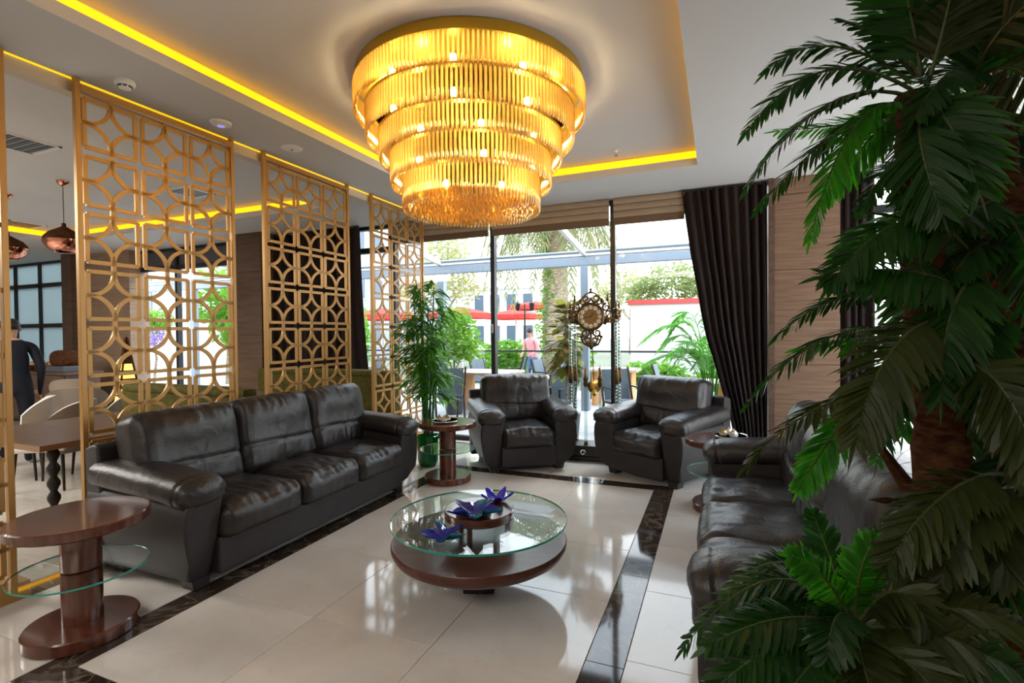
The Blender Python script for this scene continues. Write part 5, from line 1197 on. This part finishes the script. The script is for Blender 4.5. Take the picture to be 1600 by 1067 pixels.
# --- trees, shrubs
def clump(q, c, r, n, size, rr, mi=0, flat=1.0):
    for k in range(n):
        d = Vector((rr.gauss(0, 1), rr.gauss(0, 1), rr.gauss(0, 1))).normalized() * (rr.random() ** .4); p = Vector(c) + Vector((d.x * r[0], d.y * r[1], d.z * r[2]))
        a = Vector((rr.gauss(0, 1), rr.gauss(0, 1), rr.gauss(0, .6))).normalized(); s = a.orthogonal().normalized(); s = (Matrix.Rotation(rr.uniform(0, 6.3), 3, a) @ s)
        blade(q, p, a, s, size * rr.uniform(.7, 1.3), size * rr.uniform(.4, .55), .15, mi, seg=(0, .5, 1), prof=(.3, 1, .1))
def tree(name, label, cat, p, trunk_h, clumps, mk, n, size, seed, tr=.08, group=None, pot=None, bark='bark_grey'):
    t = thing(name, label, cat, p, 0, group); rr = random.Random(seed)
    if pot:
        q = MB(); q.lathe([(pot * .7, 0), (pot * .8, .02), (pot, pot * 1.7), (pot * 1.04, pot * 1.75), (pot * .9, pot * 1.75), (0, pot * 1.6)], 24); q.build('pot', M['slate'], t)
    q = MB(); q.tube([(0, 0, 0), (.03, .02, trunk_h * .5), (0, 0, trunk_h)], [tr, tr * .8, tr * .6], 8)
    for c, r, f in clumps: q.tube([(0, 0, trunk_h * .75), (c[0] * .5, c[1] * .5, (trunk_h * .8 + c[2]) / 2), c], [tr * .5, tr * .35, tr * .12], 6)
    q.build('trunk', M[bark], t)
    q = MB()
    for c, r, f in clumps: clump(q, c, r, int(n * f), size, rr)
    o = q.build('foliage', M[mk], t, smooth=False, recalc=False); o['kind'] = 'stuff'
    return t
tree('potted_tree', 'small bushy green tree in a pot on terrace just right of the bamboo', 'tree', (-4.62, 8.40, TZ), 1.0, [((0, 0, 1.45), (.45, .45, .45), 1.2), ((-.25, 0, 1.25), (.35, .3, .3), .6), ((.28, 0, 1.3), (.3, .3, .35), .6), ((.05, 0, 1.8), (.3, .3, .25), .5)], 'outdoor_leaf', 330, .13, 1, .03, pot=.2)
def hedge(x0, x1, y, z0, z1, label, seed, mk='outdoor_leaf', n=900):
    t = thing('shrub', label, 'shrub', ((x0 + x1) / 2, y, -.12)); rr = random.Random(seed); q = MB(); m_ = max(1, int((x1 - x0) / .8))
    for k in range(m_):
        x = x0 + (x1 - x0) * (k + .5) / m_ - (x0 + x1) / 2; clump(q, (x, rr.uniform(-.1, .1), (z0 + z1) / 2 + .12), ((x1 - x0) / m_ * .62, .4, (z1 - z0) / 2 * rr.uniform(.8, 1.15)), n // m_, .20, rr)
    o = q.build('foliage', M[mk], t, smooth=False, recalc=False); o['kind'] = 'stuff'
    q = MB()
    for k in range(m_ * 2): x = x0 + (x1 - x0) * (k + .5) / (m_ * 2) - (x0 + x1) / 2; q.tube([(x, 0, 0), (x + rr.uniform(-.1, .1), 0, (z0 + z1) / 2 + .12)], [.02, .01], 5)
    q.build('stems', M['bark_grey'], t)
hedge(-6.9, -5.5, 14.6, .0, 1.25, 'green shrub outside left of the middle window post', 2)
hedge(-4.2, -3.4, 14.0, .0, 1.25, 'leafy shrub beside the man in the pink shirt', 3)
hedge(-2.3, -.9, 14.2, -.1, .75, 'low green shrub beyond the balustrade behind the clock', 4)
hedge(-.4, 1.2, 14.4, -.1, .65, 'low green shrub beyond the balustrade by the white wall', 5)
hedge(-3.3, -2.5, 13.3, -.1, .45, 'low bright shrub beyond the balustrade behind the teak table', 6)
hedge(-13.8, -10.6, 13.6, .2, 2.6, 'tall green shrubs seen through the right bay of dining window', 7, n=1800)
def wist():
    p = at(238, 520, 16.0); t = thing('wisteria', 'purple flowering climber seen through the first screen', 'plant', (p.x, p.y, -.12)); rr = random.Random(9)
    q = MB(); q.tube([(0, 0, 0), (.1, .05, .9), (0, 0, 1.9)], [.05, .04, .03], 6); q.build('stem', M['bark_grey'], t)
    q = MB(); clump(q, (0, 0, 2.1), (.9, .4, .35), 500, .16, rr); o = q.build('foliage', M['outdoor_leaf'], t, smooth=False, recalc=False); o['kind'] = 'stuff'
    q = MB()
    for k in range(26): x = rr.uniform(-.8, .8); clump(q, (x, rr.uniform(-.4, .1), 1.6 + rr.uniform(-.3, .2)), (.09, .09, .28), 40, .07, rr)
    o = q.build('blossom', M['wisteria'], t, smooth=False, recalc=False); o['kind'] = 'stuff'
wist()
tree('street_tree', 'pale leafy tree far outside above the bamboo', 'tree', (at(690, 420, 24).x, at(690, 420, 24).y, -.12), 3.0, [((0, 0, 4.6), (1.6, 1.4, 1.2), 1), ((-1.3, 0, 3.8), (1.1, 1, .9), .6), ((1.2, 0, 3.9), (1.0, 1, .9), .6), ((.4, 0, 5.8), (1.3, 1, .9), .6)], 'pale_leaf', 420, .26, 11, .14)
pt = at(1050, 440, 32); tree('street_tree', 'round olive green tree far outside beside the curtain', 'tree', (pt.x, pt.y, -.12), 3.0, [((0, 0, 4.8), (1.9, 1.5, 1.3), 1), ((-1.8, 0, 4.2), (1.3, 1.2, 1.0), .7), ((1.7, 0, 4.4), (1.3, 1.2, 1.0), .7)], 'olive_leaf', 700, .34, 12, .16)
pt = at(985, 440, 36); tree('street_tree', 'pale bare-looking tree far outside between window post and round tree', 'tree', (pt.x, pt.y, -.12), 3.2, [((0, 0, 4.9), (2.0, 1.5, 1.3), 1), ((-1.6, 0, 4.3), (1.3, 1.2, .9), .6)], 'pale_leaf', 420, .34, 13, .16)
pt = at(356, 480, 16); tree('street_tree', 'light green tree seen through the right bay of dining window', 'tree', (pt.x, pt.y, -.12), 2.2, [((0, 0, 2.8), (1.2, 1.0, 1.0), 1), ((.6, 0, 2.0), (.9, .8, .8), .7)], 'outdoor_leaf', 800, .26, 14, .12)
def date_palm():
    p = at(866, 500, 16.5); o = Vector((p.x, p.y, -.12)); t = thing('date_palm', 'big date palm with rough grey trunk and hanging leaves outside the window', 'palm', o); rr = random.Random(3)
    pts = []; rd = []
    for i in range(33): f = i / 32; pts.append((.05 * math.sin(f * 3), 0, f * 5.0)); rd.append((.44 - .06 * f) * (1.08 if i % 2 else .95))
    q = MB(); q.tube(pts, rd, 16); q.build('trunk', M['bark_grey'], t, sharp=2)
    q = MB()
    for k in range(7): clump(q, (rr.uniform(-.4, .2), -.42, 1.2 + k * .55), (.22, .10, .4), 60, .13, rr)
    q.build('ivy', M['outdoor_leaf'], t, smooth=False, recalc=False)['kind'] = 'stuff'
    for k in range(40):
        a = 2 * PI * k / 40 * 3.0 + rr.uniform(-.2, .2); el = rr.uniform(-.5, .75); d = Vector((math.cos(a), math.sin(a), 0)); top = Vector((0, 0, 4.9 + .2 * el)); L_ = rr.uniform(2.2, 2.9)
        b_ = top + d * L_ * .5 + Vector((0, 0, .55 + .7 * el)); c_ = top + d * L_ * .85 + Vector((0, 0, -1.9 + 1.6 * el))
        frond('frond', t, top, b_, c_, .55, .05, 26, [M['dry_frond'], M['rachis']], Vector((0, 0, 1)), .5, .03, .12, 50, k)
date_palm()
def areca():
    o = Vector((-.10, 7.55, TZ)); t = thing('areca_palm', 'feathery green palm in a pot outside beside the curtain', 'palm', o); rr = random.Random(8)
    q = MB(); q.lathe([(.16, 0), (.2, .02), (.24, .36), (.25, .38), (.22, .38), (0, .34)], 28); q.build('pot', M['slate'], t)
    for k in range(26):
        a = rr.uniform(0, 2 * PI); d = Vector((math.cos(a), math.sin(a), 0)); h_ = rr.uniform(.9, 1.75); L_ = rr.uniform(.35, .75); base = Vector((d.x * .06, d.y * .06, .34))
        frond('frond', t, base, base + d * L_ * .35 + Vector((0, 0, h_ * .80)), base + d * L_ * 1.2 + Vector((0, 0, h_ * .72)), .30, .022, 24, [M['areca'], M['areca']], Vector((0, 0, 1)), .35, .008, .35, 48, k)
areca()
def croton():
    p = atY(884, 560, 6.85); o = Vector((p.x, 6.85, TZ)); t = thing('croton_plant', 'orange and green leaved plant standing outside behind the clock', 'plant', o); rr = random.Random(4)
    q = MB(); q.lathe([(.14, 0), (.17, .02), (.20, .36), (.21, .38), (.18, .38), (0, .34)], 28); q.build('pot', M['slate'], t)
    q = MB(); q.tube([(0, 0, .3), (.02, 0, .9), (0, 0, 1.75)], [.02, .017, .012], 8); q.build('stem', M['bark_grey'], t)
    for k in range(190):
        z = rr.uniform(1.02, 1.90); a = rr.uniform(0, 2 * PI); el = (z - 1.45) * 1.3 + rr.uniform(-.3, .3); d = Vector((math.cos(a) * math.cos(el), math.sin(a) * math.cos(el), math.sin(el))); w_ = 1 - .5 * abs(z - 1.5) / .5
        q = MB(); p0 = Vector((0, 0, z)); p1 = p0 + d * (.04 + .20 * w_ * rr.random()); q.tube([p0, p1], .004, 4); blade(q, p1, d, Vector((-math.sin(a), math.cos(a), rr.uniform(-.4, .4))), .20 * rr.uniform(.8, 1.15), .11, .35, seg=(0, .3, .7, 1), prof=(.3, 1, .9, .1)); q.build('leaf', M['croton'], t, smooth=False, recalc=False)
croton()
# --- red parasols, street lamp, buildings
def parasol(px_, py_, d, r, label):
    p = at(px_, py_, d); t = thing('parasol', label, 'parasol', (p.x, p.y, -.12), 0, 'red parasols'); z = p.z + .12
    q = MB(); q.tube([(0, 0, 0), (0, 0, z + .35)], .03, 8); q.build('pole', M['white_plastic'], t)
    q = MB(); n = 4; c = [(r * math.cos(PI / 4 + k * PI / 2), r * math.sin(PI / 4 + k * PI / 2)) for k in range(4)]
    q.add([(0, 0, z + .3)] + [(x, y, z) for x, y in c] + [(x, y, z - .22) for x, y in c], [(0, 1 + k, 1 + (k + 1) % 4) for k in range(4)] + [(1 + k, 5 + k, 5 + (k + 1) % 4, 1 + (k + 1) % 4) for k in range(4)])
    o = q.build('canopy', M['red_canvas'], t, smooth=False, recalc=False); s_ = o.modifiers.new('cloth', 'SOLIDIFY'); s_.thickness = .02
parasol(722, 490, 22, 1.5, 'red parasol just left of the middle window post'); parasol(806, 492, 25, 1.6, 'red parasol between middle window post and palm trunk'); parasol(596, 492, 21, 1.4, 'red parasol glimpsed behind the bamboo'); parasol(836, 478, 31, 1.8, 'red parasol farthest back beside the palm trunk')
p = at(820, 500, 20); t = thing('street_lamp', 'black street lamp post with two lanterns outside the window', 'street lamp', (p.x, p.y, -.12))
q = MB(); q.tube([(0, 0, 0), (0, 0, 2.75)], [.05, .03], 8); q.bar((-.3, 0, 2.5), (.3, 0, 2.5), .03, .03); q.build('post', M['black'], t)
for x in (-.3, .3):
    q = MB(); q.lathe([(.05, 2.5), (.09, 2.55), (.12, 2.78), (.03, 2.86), (0, 2.92)], 8, c=(x, 0, 0)); q.build('lantern', M['black'], t)
def building(x0, x1, y, h, label, mk, rows, cols, trim=None, depth=6):
    t = thing('building', label, 'building', ((x0 + x1) / 2, y, -.12)); a = (x1 - x0) / 2
    q = MB(); q.box(-a, a, 0, depth, 0, h); q.build('wall', M[mk], t, smooth=False)
    q = MB(); q.box(-a - .1, a + .1, -.1, depth, h, h + .18); q.build('parapet', M[trim or mk], t, smooth=False)
    for i in range(cols):
        for j in range(rows):
            x = -a + 2 * a * (i + .5) / cols; z = h * (j + .55) / rows; ww, hh = 2 * a / cols * .28, h / rows * .28
            q = MB(); q.box(x - ww - .08, x + ww + .08, -.06, .02, z - hh - .08, z + hh + .08); f_ = q.build('window', M['white_plastic'], t, smooth=False)
            q = MB(); q.box(x - ww, x + ww, -.09, -.055, z - hh, z + hh); q.build('glass', M['facade_glass'], f_, smooth=False)
A = at(985, 500, 19); Bp = at(1130, 500, 19); building(A.x, Bp.x + 1, A.y, 2.62, 'low white building with red capped wall outside beside the curtain', 'facade', 0, 0, 'red_trim')
A = at(560, 400, 34); Bp = at(690, 400, 34); building(A.x - 2, Bp.x, A.y, 9.5, 'grey apartment building behind the third screen', 'facade_grey', 3, 5)
A = at(690, 480, 46); Bp = at(860, 480, 46); building(A.x, Bp.x, A.y, 5.4, 'white building with dark windows behind the parasols', 'facade', 2, 6)
A = at(150, 480, 20); Bp = at(318, 480, 20); building(A.x, Bp.x, A.y, 4.6, 'white building seen through the first screen', 'facade', 1, 2)
mp_ = at(832, 520, 14.4)
def pm(c): return 2 if c.z > 1.47 else (1 if c.z < .93 and abs(c.x) < .22 else (2 if abs(c.x) > .22 and c.z < .98 else 0))
man('person', 'person in a pink shirt and jeans looking down outside by shrub', (mp_.x, mp_.y, -.12), PI - .3, .18, pm, [M['shirt_pink'], M['jeans'], M['skin']], (((.26, .04, 1.14), (.18, .24, 1.06)), ((.26, .04, 1.14), (.18, .24, 1.06))), M['hair'], 1.75)
